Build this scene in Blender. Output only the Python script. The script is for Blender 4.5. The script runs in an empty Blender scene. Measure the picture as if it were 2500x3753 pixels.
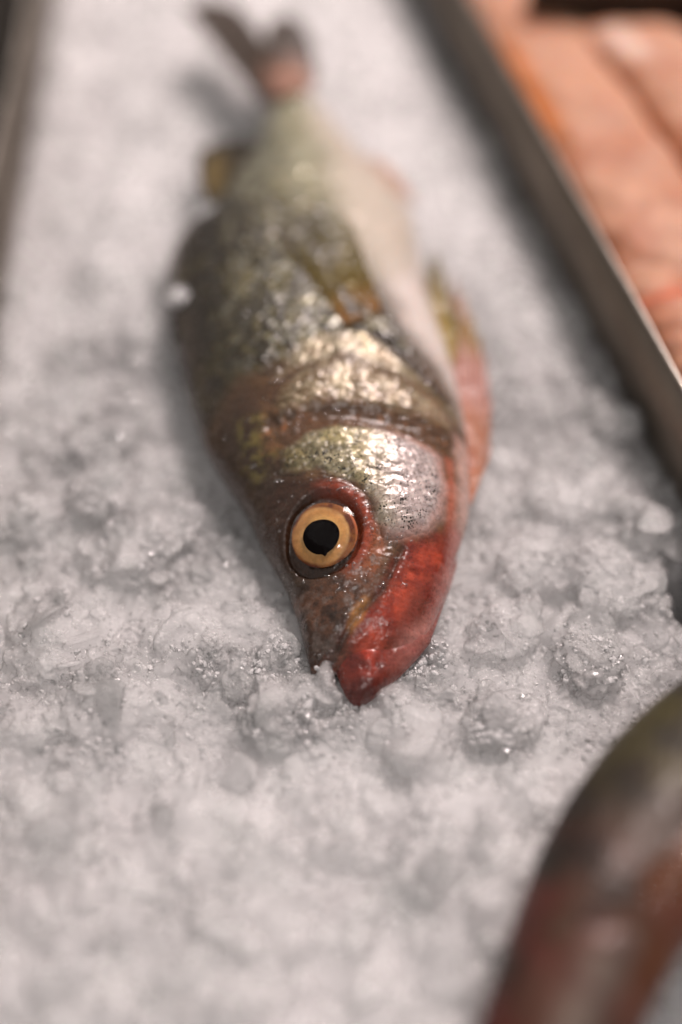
# A perch-like fish on crushed ice between two steel dividers (all lengths in mm, scaled to metres)
import bpy, math, numpy as np
S = bpy.context.scene
COL = S.collection
MM = 0.001
rng = np.random.default_rng(7)

# ------------------------------------------------------------------ camera
PITCH, HGT = math.radians(54), 0.327
cam = bpy.data.cameras.new('camera'); co = bpy.data.objects.new('camera', cam); COL.objects.link(co)
co.location = (0, -HGT / math.tan(PITCH), HGT); co.rotation_euler = (math.pi / 2 - PITCH, 0, 0)
cam.sensor_fit = 'VERTICAL'; cam.sensor_height = 36; cam.lens = 50
cam.clip_start = 0.01; cam.clip_end = 20
cam.dof.use_dof = True; cam.dof.focus_distance = 0.3755; cam.dof.aperture_fstop = 1.5; cam.dof.aperture_blades = 0
S.camera = co
# ------------------------------------------------------------------ light
w = bpy.data.worlds.new('World'); S.world = w; w.use_nodes = True
bg = w.node_tree.nodes['Background']; bg.inputs[0].default_value = (1.0, 0.955, 0.925, 1); bg.inputs[1].default_value = 0.28
def area(name, loc, target, size, power, col):
    l = bpy.data.lights.new(name, 'AREA'); l.shape = 'RECTANGLE'; l.size, l.size_y = size; l.energy = power; l.color = col
    o = bpy.data.objects.new(name, l); COL.objects.link(o); o.location = loc
    from mathutils import Vector
    o.rotation_euler = (Vector(target) - Vector(loc)).to_track_quat('-Z', 'Y').to_euler(); return o
area('key_lamp', (0.36, 0.66, 1.06), (0, 0.03, 0), (0.36, 0.28), 17.8, (1.0, 0.85, 0.82))
area('top_lamp', (0.06, -0.68, 1.0), (0, 0.0, 0), (0.085, 0.07), 2.4, (1.0, 0.92, 0.90))
S.view_settings.view_transform = 'Standard'; S.view_settings.look = 'None'
S.view_settings.exposure = 0.07; S.view_settings.gamma = 1; S.view_settings.use_curve_mapping = False
S.render.engine = 'CYCLES'
S.cycles.use_denoising = True
S.cycles.max_bounces = 16; S.cycles.volume_bounces = 11; S.cycles.diffuse_bounces = 8; S.cycles.use_adaptive_sampling = True; S.cycles.adaptive_threshold = .03; S.cycles.adaptive_min_samples = 16; S.cycles.transmission_bounces = 6; S.cycles.transparent_max_bounces = 64
S.cycles.caustics_reflective = False; S.cycles.caustics_refractive = False
S.cycles.sample_clamp_indirect = 6

# ------------------------------------------------------------------ measurements (mm)
BODY_ROWS = [(-52.81, -7.76, 6.96, 0.3, 1.86), (-50.85, -8.34, 16.11, 1.0, 4.65), (-45.46, -9.76, 21.94, 2.38, 8.18), (-37.27, -11.73, 25.43, 3.3, 11.16),
 (-28.21, -15.16, 29.38, 4.25, 13.58), (-21.65, -18.96, 30.34, 5.0, 15.25), (-18.03, -21.16, 31.87, 6.0, 16.0), (-14.03, -22.94, 33.46, 6.5, 16.55),
 (-8.51, -25.28, 35.15, 7.0, 17.11), (-1.39, -29.04, 35.97, 7.5, 17.67), (7.41, -34.68, 36.4, 8.0, 18.23), (14.86, -38.75, 36.27, 8.5, 18.6),
 (28.99, -43.55, 35.7, 9.0, 19.07), (45.86, -48.23, 33.45, 9.0, 19.07), (61.76, -51.41, 30.21, 9.0, 18.6), (72.75, -53.25, 27.7, 9.0, 17.67),
 (84.08, -54.06, 25.67, 9.0, 16.74), (95.75, -53.23, 24.4, 9.0, 15.35), (103.73, -50.42, 23.95, 9.0, 14.42), (111.88, -45.57, 22.78, 9.0, 13.02),
 (122.32, -39.0, 18.78, 9.0, 11.62), (133.03, -34.0, 12.21, 9.0, 10.23), (144.03, -30.05, 5.01, 9.0, 8.84), (155.34, -27.18, -1.34, 9.0, 7.63),
 (164.61, -25.67, -6.64, 9.0, 6.51), (172.89, -25.01, -10.67, 9.0, 5.58), (181.34, -24.95, -11.09, 9.0, 3.26)]
JAW_ROWS = [(-61.22, 3.17, 5.43, -1.7, 1.86), (-58.7, 1.13, 9.51, -0.7, 4.0), (-54.11, -0.8, 14.91, 0.3, 5.39), (-49.4, -2.17, 19.57, 1.2, 5.86), (-44.51, -0.46, 23.49, 1.9, 5.77),
 (-36.34, 3.62, 26.36, 1.8, 5.77), (-26.27, 10.91, 29.89, 1.25, 5.58), (-18.97, 14.52, 31.91, 1.0, 4.65), (-10.19, 19.57, 32.33, 1.0, 2.79)]
FLANK = {'belly': [(-14.37, 179.57), (-6.33, 137.24), (-1.22, 100.66), (8.7, 77.1), (15.42, 54.0), (27.09, 36.65), (34.47, 19.93), (45.84, 21.05), (43.58, 91.79),
           (30.57, 111.86), (11.16, 141.78), (-9.88, 183.76)],
 'cheek': [(-17.1, 4.3), (-9.99, 8.87), (-0.48, 11.13), (11.43, 9.68), (21.0, 7.32), (27.03, 4.52), (28.42, -4.59), (27.66, -13.62), (23.32, -19.42), (15.63, -22.98),
           (11.0, -23.62), (8.51, -18.35), (7.05, -12.36), (1.86, -7.62), (-5.14, -5.31), (-12.2, -4.58), (-17.48, -2.76)],
 'cheek_rim': [(28.81, 5.41), (31.08, 5.34), (31.61, -6.64), (30.65, -17.03), (27.84, -19.69), (28.66, -13.11), (29.18, -4.2)],
 'dorsal_line': [(-50.98, 68.75), (-43.51, 33.85), (-32.11, 5.72), (-23.09, -11.03)],
 'eye': [(-4.49, -20.57)],
 'eye_zone': [(-20.59, -6.59), (-15.78, -4.47), (-5.14, -5.44), (3.02, -8.56), (7.62, -14.23), (8.72, -20.98), (6.39, -28.74), (-0.46, -32.69), (-10.87, -29.3),
              (-18.14, -21.99), (-21.81, -13.88)],
 'flank_end': [(-43.38, 103.56), (-34.06, 113.37), (-19.91, 111.15), (-6.03, 105.89), (-3.24, 95.89), (-12.62, 92.93), (-25.03, 100.55), (-35.97, 98.85)],
 'furrow': [(-19.06, 12.34), (-10.04, 13.22), (-0.48, 13.68), (11.47, 12.58), (21.11, 11.04), (29.71, 8.86)],
 'furrow_zone': [(-22.05, 9.92), (-19.74, 15.81), (-0.48, 16.01), (13.92, 14.89), (32.56, 14.67), (33.4, 4.97), (29.49, 3.64), (21.02, 8.06), (10.24, 10.25),
                 (-0.48, 11.84), (-9.99, 9.54), (-17.12, 5.54), (-20.74, 4.69)],
 'gill_back': [(2.0, 45.75), (8.26, 44.93), (16.92, 37.88), (24.9, 30.75), (30.49, 25.84)],
 'gill_cover': [(-20.72, 16.04), (-18.48, 24.84), (-10.28, 31.09), (-1.72, 34.77), (8.11, 32.8), (17.91, 28.64), (26.58, 24.96), (31.52, 20.18), (32.79, 14.11),
                (26.13, 13.72), (18.77, 14.51), (9.1, 14.76), (-0.48, 15.71), (-10.05, 14.6), (-17.23, 11.96)],
 'head_groove': [(-17.01, -1.73), (-7.5, -2.71), (0.7, -4.97), (7.65, -10.45), (9.66, -17.74)],
 'jaw_edge': [(37.83, -12.67), (30.78, -16.47), (29.69, -21.97), (26.7, -30.77), (21.88, -39.98), (13.73, -49.24), (20.13, -49.5), (37.13, -28.24)],
 'lateral': [(-19.14, 86.4), (-8.27, 67.85), (2.01, 47.91)],
 'maxilla_glow': [(1.81, -44.51), (3.17, -40.48), (6.35, -37.47), (7.48, -37.99), (5.2, -42.6), (2.71, -45.57)],
 'membrane': [(32.05, 15.03), (41.56, 11.85), (40.59, -5.7), (38.82, -16.71), (30.79, -17.82), (32.14, -6.25)],
 'midflank': [(-32.04, 76.07), (-19.02, 82.11), (-5.67, 65.98), (4.52, 48.25), (-2.96, 37.24), (-15.12, 28.05), (-27.4, 24.87), (-34.89, 20.09), (-38.45, 44.04)],
 'mouth': [(16.18, -24.94), (10.9, -35.74), (3.5, -42.55), (-1.81, -50.94), (-4.77, -53.04)],
 'nape': [(-29.05, 17.3), (-19.71, 14.43), (-17.15, 7.42), (-19.43, -1.51), (-24.36, -2.61), (-28.84, 6.68)],
 'rear': [(-34.59, 183.76), (-33.17, 148.49), (-34.17, 115.0), (-22.51, 106.36), (-8.72, 102.1), (2.12, 83.66), (9.89, 69.09), (24.04, 88.67), (25.04, 116.0),
          (11.19, 144.0), (-6.79, 183.76)],
 'rear_dark': [(-34.59, 183.76), (-30.74, 131.12), (-34.17, 115.0), (-22.56, 107.67), (-18.93, 124.89), (-21.0, 146.19), (-22.03, 179.88)],
 'red_cheek': [(16.78, -23.46), (11.47, -35.37), (4.3, -42.58), (-1.36, -51.18), (-3.86, -53.52), (7.5, -55.45), (32.73, -34.73), (35.97, -14.04), (25.13, -18.78)],
 'shoulder': [(-1.74, 43.72), (8.24, 43.16), (18.11, 35.66), (26.71, 28.28), (31.73, 24.4), (32.33, 20.39), (26.56, 24.47), (17.9, 28.32), (8.1, 32.46), (-1.72, 34.77),
              (-10.28, 31.09), (-17.56, 27.19), (-11.61, 37.36)],
 'streak': [(25.11, -22.19), (18.41, -31.99), (10.86, -42.46), (6.33, -49.86)],
 'under_eye': [(5.29, -16.66), (9.89, -18.82), (12.15, -24.09), (8.64, -34.2), (1.82, -37.28), (0.68, -31.74), (5.82, -27.63)],
 'wrinkle1': [(-17.5, 24.68), (-7.8, 29.04), (1.96, 31.13)]}
JAW = {'dark1': [(-0.46, -47.62), (5.2, -49.94), (7.43, -53.41), (1.81, -54.32)],
 'dark2': [(1.8, -55.78), (9.68, -56.52), (8.58, -59.19), (3.49, -61.7)],
 'pale': [(33.47, -11.73), (31.54, -26.34), (26.24, -39.14), (23.11, -45.76), (16.64, -52.95), (13.11, -53.63), (18.93, -44.52), (23.94, -33.34), (27.97, -21.58)],
 'red': [(24.78, -12.58), (29.58, -13.58), (26.53, -27.47), (17.89, -39.71), (10.84, -50.01), (7.42, -56.41), (1.8, -55.78), (-0.46, -48.38), (4.16, -38.04),
         (13.59, -27.88)],
 'ridge1': [(6.39, -43.61), (13.35, -37.23), (20.6, -27.17), (25.74, -17.57)],
 'ridge2': [(7.42, -54.46), (15.45, -46.18), (23.34, -33.52), (27.86, -24.35)],
 'streak': [(24.54, -17.66), (18.21, -28.63), (10.99, -40.59), (6.32, -51.15)],
 'tip': [(1.25, -58.76), (5.17, -59.25), (7.44, -59.56), (4.04, -63.0)]}
SPOT = {'anal_base': [(20.71, 117.87, 12.0), (8.12, 135.6, 12.0)],
 'anal_tips': [(25.31, 116.99, 10.0), (20.36, 129.27, 10.0), (14.74, 137.97, 10.0), (8.92, 140.52, 11.0)],
 'back_panel': [(65.69, 201.47, 30.0), (137.42, 188.12, 30.0)],
 'filA_L': [(41.78, 239.36, 14.0), (48.01, 205.74, 15.0), (59.47, 169.75, 16.0), (69.41, 130.1, 17.0), (79.59, 91.24, 17.0), (86.77, 68.72, 15.0)],
 'filA_R': [(81.33, 225.66, 14.0), (94.69, 188.04, 15.0), (104.85, 148.94, 16.0), (117.17, 115.33, 17.0), (125.83, 83.53, 17.0), (127.51, 59.67, 15.0)],
 'filB_L': [(81.14, 195.13, 18.0), (87.63, 178.79, 20.0), (98.46, 157.41, 21.0), (106.8, 128.43, 22.0), (116.8, 101.57, 22.0)],
 'filB_R': [(122.61, 193.88, 18.0), (129.48, 181.22, 20.0), (145.7, 163.2, 21.0), (159.84, 139.27, 22.0), (169.48, 117.88, 22.0)],
 'filC_L': [(82.04, 75.13, 16.0), (88.33, 53.29, 18.0), (94.56, 32.84, 18.0), (101.43, 11.97, 18.0)],
 'filC_R': [(115.45, 84.57, 16.0), (126.28, 56.81, 18.0), (133.33, 32.84, 18.0), (141.79, 13.53, 18.0)],
 'fore_L': [(105.29, -50.24, 18.0), (92.51, -59.01, 20.0), (80.54, -68.7, 22.0), (70.07, -78.04, 24.0), (61.11, -87.67, 25.0), (52.7, -98.1, 25.0),
            (46.14, -108.37, 25.0), (40.93, -118.86, 25.0), (36.42, -129.76, 24.0), (32.3, -139.8, 23.0), (28.7, -148.96, 22.0), (26.33, -156.89, 20.0),
            (26.9, -165.84, 18.0), (35.02, -173.73, 16.0)],
 'fore_R': [(130.92, -73.7, 18.0), (122.89, -88.58, 20.0), (113.95, -99.43, 22.0), (104.41, -109.81, 24.0), (95.96, -117.36, 25.0), (89.34, -122.34, 25.0),
            (83.47, -126.26, 25.0), (78.16, -130.11, 25.0), (73.68, -134.52, 24.0), (69.29, -140.72, 23.0), (64.26, -148.96, 22.0), (58.24, -158.63, 20.0),
            (51.3, -167.52, 18.0), (41.07, -175.37, 16.0)],
 'ice_pit': [(91.59, -22.61, 0.0)],
 'mouth_ice': [(-1.59, -55.06, 2.0)],
 'pectoral_base': [(12.67, 51.39, 30.0), (1.36, 44.09, 31.0)],
 'pectoral_tips': [(0.81, 103.94, 27.0), (-6.64, 104.41, 28.0), (-15.35, 99.82, 28.0), (-22.34, 86.2, 28.0)],
 'pelvic2_base': [(32.9, 42.37, 11.0), (29.59, 57.15, 12.0)],
 'pelvic2_tips': [(37.25, 67.29, 7.0), (34.29, 83.17, 8.0), (30.21, 102.73, 9.0), (26.86, 97.6, 11.0), (25.15, 81.04, 12.0)],
 'pelvic_base': [(36.26, -2.55, 6.0), (35.33, 15.25, 8.0)],
 'pelvic_tips': [(43.36, 17.61, 3.0), (45.1, 37.39, 3.0), (43.96, 61.93, 3.0), (39.85, 79.52, 4.0), (35.61, 93.0, 5.0), (32.31, 75.68, 6.0), (33.21, 45.03, 8.0)],
 'sdorsal_base': [(-28.16, 139.13, 14.0), (-36.08, 115.62, 14.0)],
 'sdorsal_tips': [(-32.04, 147.69, 13.0), (-40.29, 146.66, 12.0), (-48.99, 143.41, 11.0), (-47.69, 126.4, 11.0), (-43.75, 113.93, 12.0)],
 'spiny_base': [(-39.4, 115.71, 13.0), (-47.69, 101.44, 13.0), (-52.29, 87.68, 13.0), (-52.05, 68.85, 13.0), (-49.62, 52.69, 13.0)],
 'spiny_tips': [(-43.41, 117.55, 8.0), (-52.0, 105.88, 7.0), (-56.07, 93.89, 7.0), (-55.21, 76.58, 7.0), (-51.72, 57.31, 8.0)],
 'tail_base': [(-26.35, 159.09, 17.0), (-21.35, 161.97, 18.0), (-16.21, 164.31, 18.0), (-10.2, 168.56, 16.0)],
 'tail_out': [(-56.69, 210.99, 20.0), (-49.66, 218.26, 19.0), (-36.91, 214.44, 18.0), (-27.09, 193.37, 18.0), (-26.41, 192.48, 19.0), (-27.31, 194.69, 21.0),
              (-24.98, 200.35, 22.0), (-18.42, 203.42, 22.0), (-11.67, 195.7, 21.0), (-9.11, 184.16, 20.0), (-8.12, 173.3, 18.0)],
 'tail_tips': [(-31.96, 175.29, 9.0), (-41.49, 197.59, 8.0), (-53.49, 227.71, 8.0), (-38.62, 205.15, 9.0), (-28.69, 194.76, 11.0), (-27.23, 202.01, 14.0),
               (-22.63, 207.03, 15.0), (-14.8, 207.16, 14.0), (-11.06, 183.47, 12.0)],
 'wallL': [(-110.52, 202.37, 28.0), (-109.47, 127.57, 28.0)],
 'wallR': [(45.31, 202.37, 28.0), (94.66, 22.49, 28.0)]}
BIG = [(-74.1, -38.0, 17.5, 14.0, 1.0, 3.5, 0), (-41.3, -39.3, 13.4, 10.5, 2.7, 4, 0), (-58.6, -13.9, 11.5, 13.8, 2.2, 5, 0), (-69.2, 7.3, 10.0, 9.0, 1.2, 5, 0.5),
 (-89.4, -0.5, 8.6, 10.4, 1.9, 5, 0), (-69.8, 26.5, 9.0, 9.2, 2.4, 5, 0), (-48.6, -2.0, 7.4, 8.9, 1.4, 4, 0), (-26.3, -35.2, 7.0, 7.0, 0.8, 4, 0),
 (-62.2, -62.9, 14.6, 10.8, 1.6, 4, 0), (53.8, -16.8, 10.9, 10.1, 1.1, 4.5, 0), (73.8, -21.2, 13.2, 10.1, 2.2, 5, 0.4), (43.9, -38.0, 10.5, 8.4, 1.2, 3, 0),
 (65.6, -43.4, 13.9, 9.7, 1.8, 4, 0), (64.8, 10.4, 13.8, 12.0, 1.1, 5, 0), (82.6, 34.8, 7.8, 9.4, 1.9, 6, 0), (86.6, -5.0, 8.6, 7.4, 1.5, 6, 0),
 (42.1, -65.4, 11.2, 8.1, 0.5, 4, 0), (19.5, -71.6, 12.2, 9.3, 1.9, 4, 0), (-16.1, -64.2, 11.2, 8.1, 1.3, 4, 0), (-60.8, 74.0, 8.2, 8.2, 2.0, 5, 0)]
NEAR = [(-3.6, -54.2, 3.0, 4.1, 0.4, 3.5, 1.0), (-9.0, -57.7, 6.8, 5.4, 0.4, 4, -2.5), (13.8, -58.7, 5.6, 5.4, 0.4, 4, -3), (-16.8, -44.0, 5.8, 6.9, 0.4, 5, -3.5),
 (26.3, -44.6, 3.5, 4.2, 0.4, 4, -2.5)]
CHIPS = [(-49.0, 68.2, 17, (4.2, 3.6, 3.0), 'clear melting ice chip on the dark left flank of the fish'),
 (-41.6, 106.9, 15, (5.5, 4, 3.2), 'clear ice chip on the back of the fish, near its soft dorsal fin')]

# ------------------------------------------------------------------ noise
def _hash(ix, iy, seed):
    h = (ix.astype(np.int64) * 374761393 + iy.astype(np.int64) * 668265263 + seed * 1274126177) & 0xFFFFFFFF
    h = ((h ^ (h >> 13)) * 1274126177) & 0xFFFFFFFF
    h = h ^ (h >> 16)
    return (h & 0xFFFF) / 65535.0
def vnoise(x, y, seed=0):
    ix = np.floor(x); iy = np.floor(y); fx = x - ix; fy = y - iy
    fx = fx * fx * fx * (fx * (fx * 6 - 15) + 10); fy = fy * fy * fy * (fy * (fy * 6 - 15) + 10)
    a = _hash(ix, iy, seed); b = _hash(ix + 1, iy, seed); c = _hash(ix, iy + 1, seed); d = _hash(ix + 1, iy + 1, seed)
    return (a + (b - a) * fx) * (1 - fy) + (c + (d - c) * fx) * fy
def fbm(x, y, sc, seed=0, octv=4, gain=0.5):           # about -1..1
    v = 0; a = 1; t = 0; x = x / sc; y = y / sc
    for k in range(octv):
        v = v + a * (vnoise(x, y, seed + 17 * k) * 2 - 1); t += a; a *= gain
        x, y = (x * 1.62 - y * 1.18) + 3.1, (x * 1.18 + y * 1.62) + 7.7
    return v / t
def smooth(e0, e1, v):
    t = np.clip((v - e0) / (e1 - e0), 0, 1); return t * t * (3 - 2 * t)
def sdf(poly, x, y):                                     # signed distance to a polygon, negative inside
    P = np.array(poly); d = np.full(x.shape, 1e9); ins = np.zeros(x.shape, bool)
    for i in range(len(P)):
        a = P[i]; b = P[(i + 1) % len(P)]; e = b - a
        t = np.clip(((x - a[0]) * e[0] + (y - a[1]) * e[1]) / (e @ e + 1e-9), 0, 1)
        d = np.minimum(d, np.hypot(x - a[0] - t * e[0], y - a[1] - t * e[1]))
        c = ((a[1] > y) != (b[1] > y))
        if abs(e[1]) > 1e-9: ins ^= c & (x < a[0] + (y - a[1]) * e[0] / e[1])
    return np.where(ins, -d, d)
def line_dist(pts, x, y):
    P = np.array(pts); d = np.full(x.shape, 1e9)
    for a, b in zip(P[:-1], P[1:]):
        e = b - a; t = np.clip(((x - a[0]) * e[0] + (y - a[1]) * e[1]) / (e @ e + 1e-9), 0, 1)
        d = np.minimum(d, np.hypot(x - a[0] - t * e[0], y - a[1] - t * e[1]))
    return d
def lin(r, g, b):
    c = np.array([r, g, b]) / 255.0
    return np.where(c <= 0.04045, c / 12.92, ((c + 0.055) / 1.055) ** 2.4)
def curve(t, tk, vk, sm=0.02, n=900):
    tt = np.linspace(tk[0], tk[-1], n); v = np.interp(tt, tk, vk); k = max(1, int(sm * n))
    if k > 1:
        ker = np.hanning(2 * k + 1); ker /= ker.sum()
        v = np.convolve(np.concatenate([2 * v[0] - v[1:k + 1][::-1], v, 2 * v[-1] - v[-k - 1:-1][::-1]]), ker, 'valid')
    return np.interp(t, tt, v)

# ------------------------------------------------------------------ mesh helpers
def link(o, parent=None, **props):
    COL.objects.link(o)
    if parent is not None: o.parent = parent
    for k, v in props.items(): o[k] = v
    return o
def mesh_obj(name, V, F, mats, parent=None, origin=(0, 0, 0), attrs=None, mat_idx=None, **props):
    """V in mm (world), F a quad/tri int array or a list of such arrays"""
    me = bpy.data.meshes.new(name); V = (np.asarray(V, float) - np.array(origin)) * MM
    Fs = F if isinstance(F, list) else [F]
    loops = np.concatenate([f.ravel() for f in Fs]); sizes = np.concatenate([np.full(len(f), f.shape[1]) for f in Fs])
    me.vertices.add(len(V)); me.vertices.foreach_set('co', V.astype(np.float32).ravel())
    me.loops.add(len(loops)); me.loops.foreach_set('vertex_index', loops.astype(np.int32))
    me.polygons.add(len(sizes)); st = np.concatenate([[0], np.cumsum(sizes)[:-1]])
    me.polygons.foreach_set('loop_start', st.astype(np.int32)); me.polygons.foreach_set('loop_total', sizes.astype(np.int32))
    me.polygons.foreach_set('use_smooth', np.ones(len(sizes), bool))
    for m in (mats if isinstance(mats, list) else [mats]): me.materials.append(m)
    if mat_idx is not None: me.polygons.foreach_set('material_index', mat_idx.astype(np.int32))
    me.update(calc_edges=True)
    for k, a in (attrs or {}).items():
        a = np.asarray(a)
        if a.ndim == 2:
            at = me.attributes.new(k, 'FLOAT_COLOR', 'POINT')
            at.data.foreach_set('color', np.concatenate([a, np.ones((len(a), 1))], 1).astype(np.float32).ravel())
        else:
            at = me.attributes.new(k, 'FLOAT', 'POINT'); at.data.foreach_set('value', a.astype(np.float32))
    me.validate()
    o = bpy.data.objects.new(name, me)
    if parent is None: o.location = tuple(np.array(origin) * MM)
    return link(o, parent, **props)
def empty(name, loc, **props):
    o = bpy.data.objects.new(name, None); o.location = tuple(np.array(loc) * MM); o.empty_display_size = 0.02
    return link(o, None, **props)
def grid_faces(n, m, closed=False):                      # n rows, m columns; closed wraps the columns
    i = np.arange(n - 1)[:, None]; j = np.arange(m if closed else m - 1)[None, :]; j2 = (j + 1) % m
    return np.stack([i * m + j, i * m + j2, (i + 1) * m + j2, (i + 1) * m + j], -1).reshape(-1, 4)

# ------------------------------------------------------------------ materials
class NT:
    def __init__(s, name):
        s.m = bpy.data.materials.new(name); s.m.use_nodes = True; s.t = s.m.node_tree; s.b = s.t.nodes['Principled BSDF']
        s.out = s.t.nodes['Material Output']
    def n(s, typ, **kw):
        o = s.t.nodes.new(typ)
        for k, v in kw.items():
            if k.startswith('i_'): o.inputs[k[2:].replace('_', ' ')].default_value = v
            else: setattr(o, k, v)
        return o
    def l(s, a, b): s.t.links.new(a, b)
    def set(s, **kw):
        for k, v in kw.items(): s.b.inputs[k.replace('_', ' ')].default_value = v
    def coords(s): return s.n('ShaderNodeTexCoord').outputs['Object']
    def noise(s, sc, det=3, rough=.5):
        o = s.n('ShaderNodeTexNoise'); o.inputs['Scale'].default_value = sc; o.inputs['Detail'].default_value = det; o.inputs['Roughness'].default_value = rough
        s.l(s.coords(), o.inputs['Vector']); return o.outputs['Fac']
    def ramp(s, fac, p0, p1, c0=(0, 0, 0, 1), c1=(1, 1, 1, 1)):
        r = s.n('ShaderNodeValToRGB'); e = r.color_ramp.elements; e[0].position = p0; e[1].position = p1; e[0].color = c0; e[1].color = c1
        s.l(fac, r.inputs[0]); return r.outputs[0]
    def math(s, op, a, b=None):
        o = s.n('ShaderNodeMath', operation=op)
        for k, v in enumerate((a, b)):
            if v is None: continue
            if isinstance(v, (int, float)): o.inputs[k].default_value = v
            else: s.l(v, o.inputs[k])
        return o.outputs[0]
    def mix(s, f, a, b, blend='MIX'):
        o = s.n('ShaderNodeMix', data_type='RGBA', blend_type=blend)
        for k, v in ((0, f), (6, a), (7, b)):
            if isinstance(v, (int, float)): o.inputs[k].default_value = v
            elif isinstance(v, tuple): o.inputs[k].default_value = v
            else: s.l(v, o.inputs[k])
        return o.outputs[2]
    def attr(s, name, out='Color'):
        return s.n('ShaderNodeAttribute', attribute_name=name).outputs[out]
    def bump(s, h, dist, strength=1.0, prev=None):
        o = s.n('ShaderNodeBump'); o.inputs['Distance'].default_value = dist; o.inputs['Strength'].default_value = strength
        s.l(h, o.inputs['Height'])
        if prev is not None: s.l(prev, o.inputs['Normal'])
        return o.outputs[0]

def skin_material(name, specks=True, sss=0.12, rough=0.30, coat=0.4, bump=0.00012):
    k = NT(name); c = k.attr('Col'); sil = k.attr('Silver', 'Fac')
    mott = k.noise(900, 4, .65); c = k.mix(0.32, c, k.ramp(mott, .3, .7, (.45, .45, .45, 1), (1.5, 1.5, 1.5, 1)), 'MULTIPLY')
    if specks:
        v = k.n('ShaderNodeTexVoronoi'); v.inputs['Scale'].default_value = 1350; k.l(k.coords(), v.inputs['Vector'])
        dot = k.math('LESS_THAN', v.outputs['Distance'], k.math('MULTIPLY', k.ramp(k.noise(260, 3),   .38, .62), .42))
        dot = k.math('MULTIPLY', dot, k.attr('Speck', 'Fac'))
        c = k.mix(dot, c, (.012, .010, .006, 1))
    k.l(c, k.b.inputs['Base Color']); k.l(k.math('MULTIPLY', sil, .62), k.b.inputs['Metallic'])
    r = k.ramp(k.noise(700, 3), .3, .75, (rough * .55,) * 3 + (1,), (rough * 1.35,) * 3 + (1,)); k.l(r, k.b.inputs['Roughness'])
    k.set(Subsurface_Weight=sss, Subsurface_Radius=(1.0, .45, .3), Subsurface_Scale=.0016, Coat_Weight=coat, Coat_Roughness=.1, Specular_IOR_Level=.5)
    n1 = k.bump(k.noise(1500, 4, .6), bump, .8); n2 = k.bump(k.noise(420, 3), bump * 1.4, .6, n1)
    k.l(n2, k.b.inputs['Normal']); k.l(n2, k.b.inputs['Coat Normal'])
    return k.m

def fin_material(name):
    k = NT(name); c = k.attr('Col')
    k.l(k.mix(.5, c, k.ramp(k.noise(600, 3), .3, .7, (.5, .5, .5, 1), (1.4, 1.4, 1.4, 1)), 'MULTIPLY'), k.b.inputs['Base Color'])
    k.l(k.attr('Alpha', 'Fac'), k.b.inputs['Alpha'])
    k.set(Roughness=.3, Coat_Weight=.3)
    k.l(k.bump(k.noise(1200, 3), .0001), k.b.inputs['Normal'])
    return k.m

def ice_material():
    # clear skin with wet glints over a cloudy body (even scattering volume)
    k = NT('crushed_ice_clear'); k.t.nodes.remove(k.b)
    v = k.n('ShaderNodeTexVoronoi'); v.inputs['Scale'].default_value = 900; k.l(k.coords(), v.inputs['Vector'])
    b = k.bump(v.outputs['Distance'], .0005, .8); b = k.bump(k.noise(1900, 3), .0003, .8, b)
    tr = k.n('ShaderNodeBsdfTransparent'); gl = k.n('ShaderNodeBsdfGlossy'); gl.inputs['Roughness'].default_value = .10; k.l(b, gl.inputs['Normal'])
    fr = k.n('ShaderNodeFresnel'); fr.inputs['IOR'].default_value = 1.45; k.l(b, fr.inputs['Normal']); mx = k.n('ShaderNodeMixShader')
    df = k.n('ShaderNodeBsdfDiffuse'); tl = k.n('ShaderNodeBsdfTranslucent'); c = k.ramp(k.noise(60, 4, .6), .3, .7, (.86, .875, .86, 1), (.96, .935, .935, 1)); k.l(c, df.inputs[0]); k.l(c, tl.inputs[0]); k.l(b, df.inputs['Normal'])
    m1 = k.n('ShaderNodeMixShader'); m1.inputs[0].default_value = .35; k.l(df.outputs[0], m1.inputs[1]); k.l(tl.outputs[0], m1.inputs[2])
    m2 = k.n('ShaderNodeMixShader'); k.l(k.ramp(k.noise(110, 4, .6), .35, .65, (.14,) * 3 + (1,), (.38,) * 3 + (1,)), m2.inputs[0]); k.l(tr.outputs[0], m2.inputs[1]); k.l(m1.outputs[0], m2.inputs[2])
    k.l(fr.outputs[0], mx.inputs[0]); k.l(m2.outputs[0], mx.inputs[1]); k.l(gl.outputs[0], mx.inputs[2]); k.l(mx.outputs[0], k.out.inputs['Surface'])
    vs = k.n('ShaderNodeVolumeScatter'); vs.inputs['Color'].default_value = (.999, .995, .995, 1); vs.inputs['Density'].default_value = 300; vs.inputs['Anisotropy'].default_value = .0
    k.l(vs.outputs[0], k.out.inputs['Volume']); return k.m
def bounce_core_material():
    k = NT('white_bounce_core'); k.l(k.ramp(k.noise(45, 3), .35, .65, (.93, .925, .92, 1), (.98, .96, .965, 1)), k.b.inputs['Base Color']); k.set(Roughness=.8, Specular_IOR_Level=.1); return k.m
def bead_material():
    k = NT('clear_ice_grain'); tr = k.n('ShaderNodeBsdfTransparent'); tr.inputs[0].default_value = (.97, .98, .975, 1)
    df = k.n('ShaderNodeBsdfDiffuse'); df.inputs[0].default_value = (.95, .935, .935, 1); m1 = k.n('ShaderNodeMixShader'); m1.inputs[0].default_value = .62; k.l(tr.outputs[0], m1.inputs[1]); k.l(df.outputs[0], m1.inputs[2])
    gs = k.n('ShaderNodeBsdfGlossy'); gs.inputs['Roughness'].default_value = .05; fr = k.n('ShaderNodeFresnel'); fr.inputs['IOR'].default_value = 1.5
    m2 = k.n('ShaderNodeMixShader'); k.l(fr.outputs[0], m2.inputs[0]); k.l(m1.outputs[0], m2.inputs[1]); k.l(gs.outputs[0], m2.inputs[2])
    k.l(m2.outputs[0], k.out.inputs['Surface']); return k.m
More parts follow.
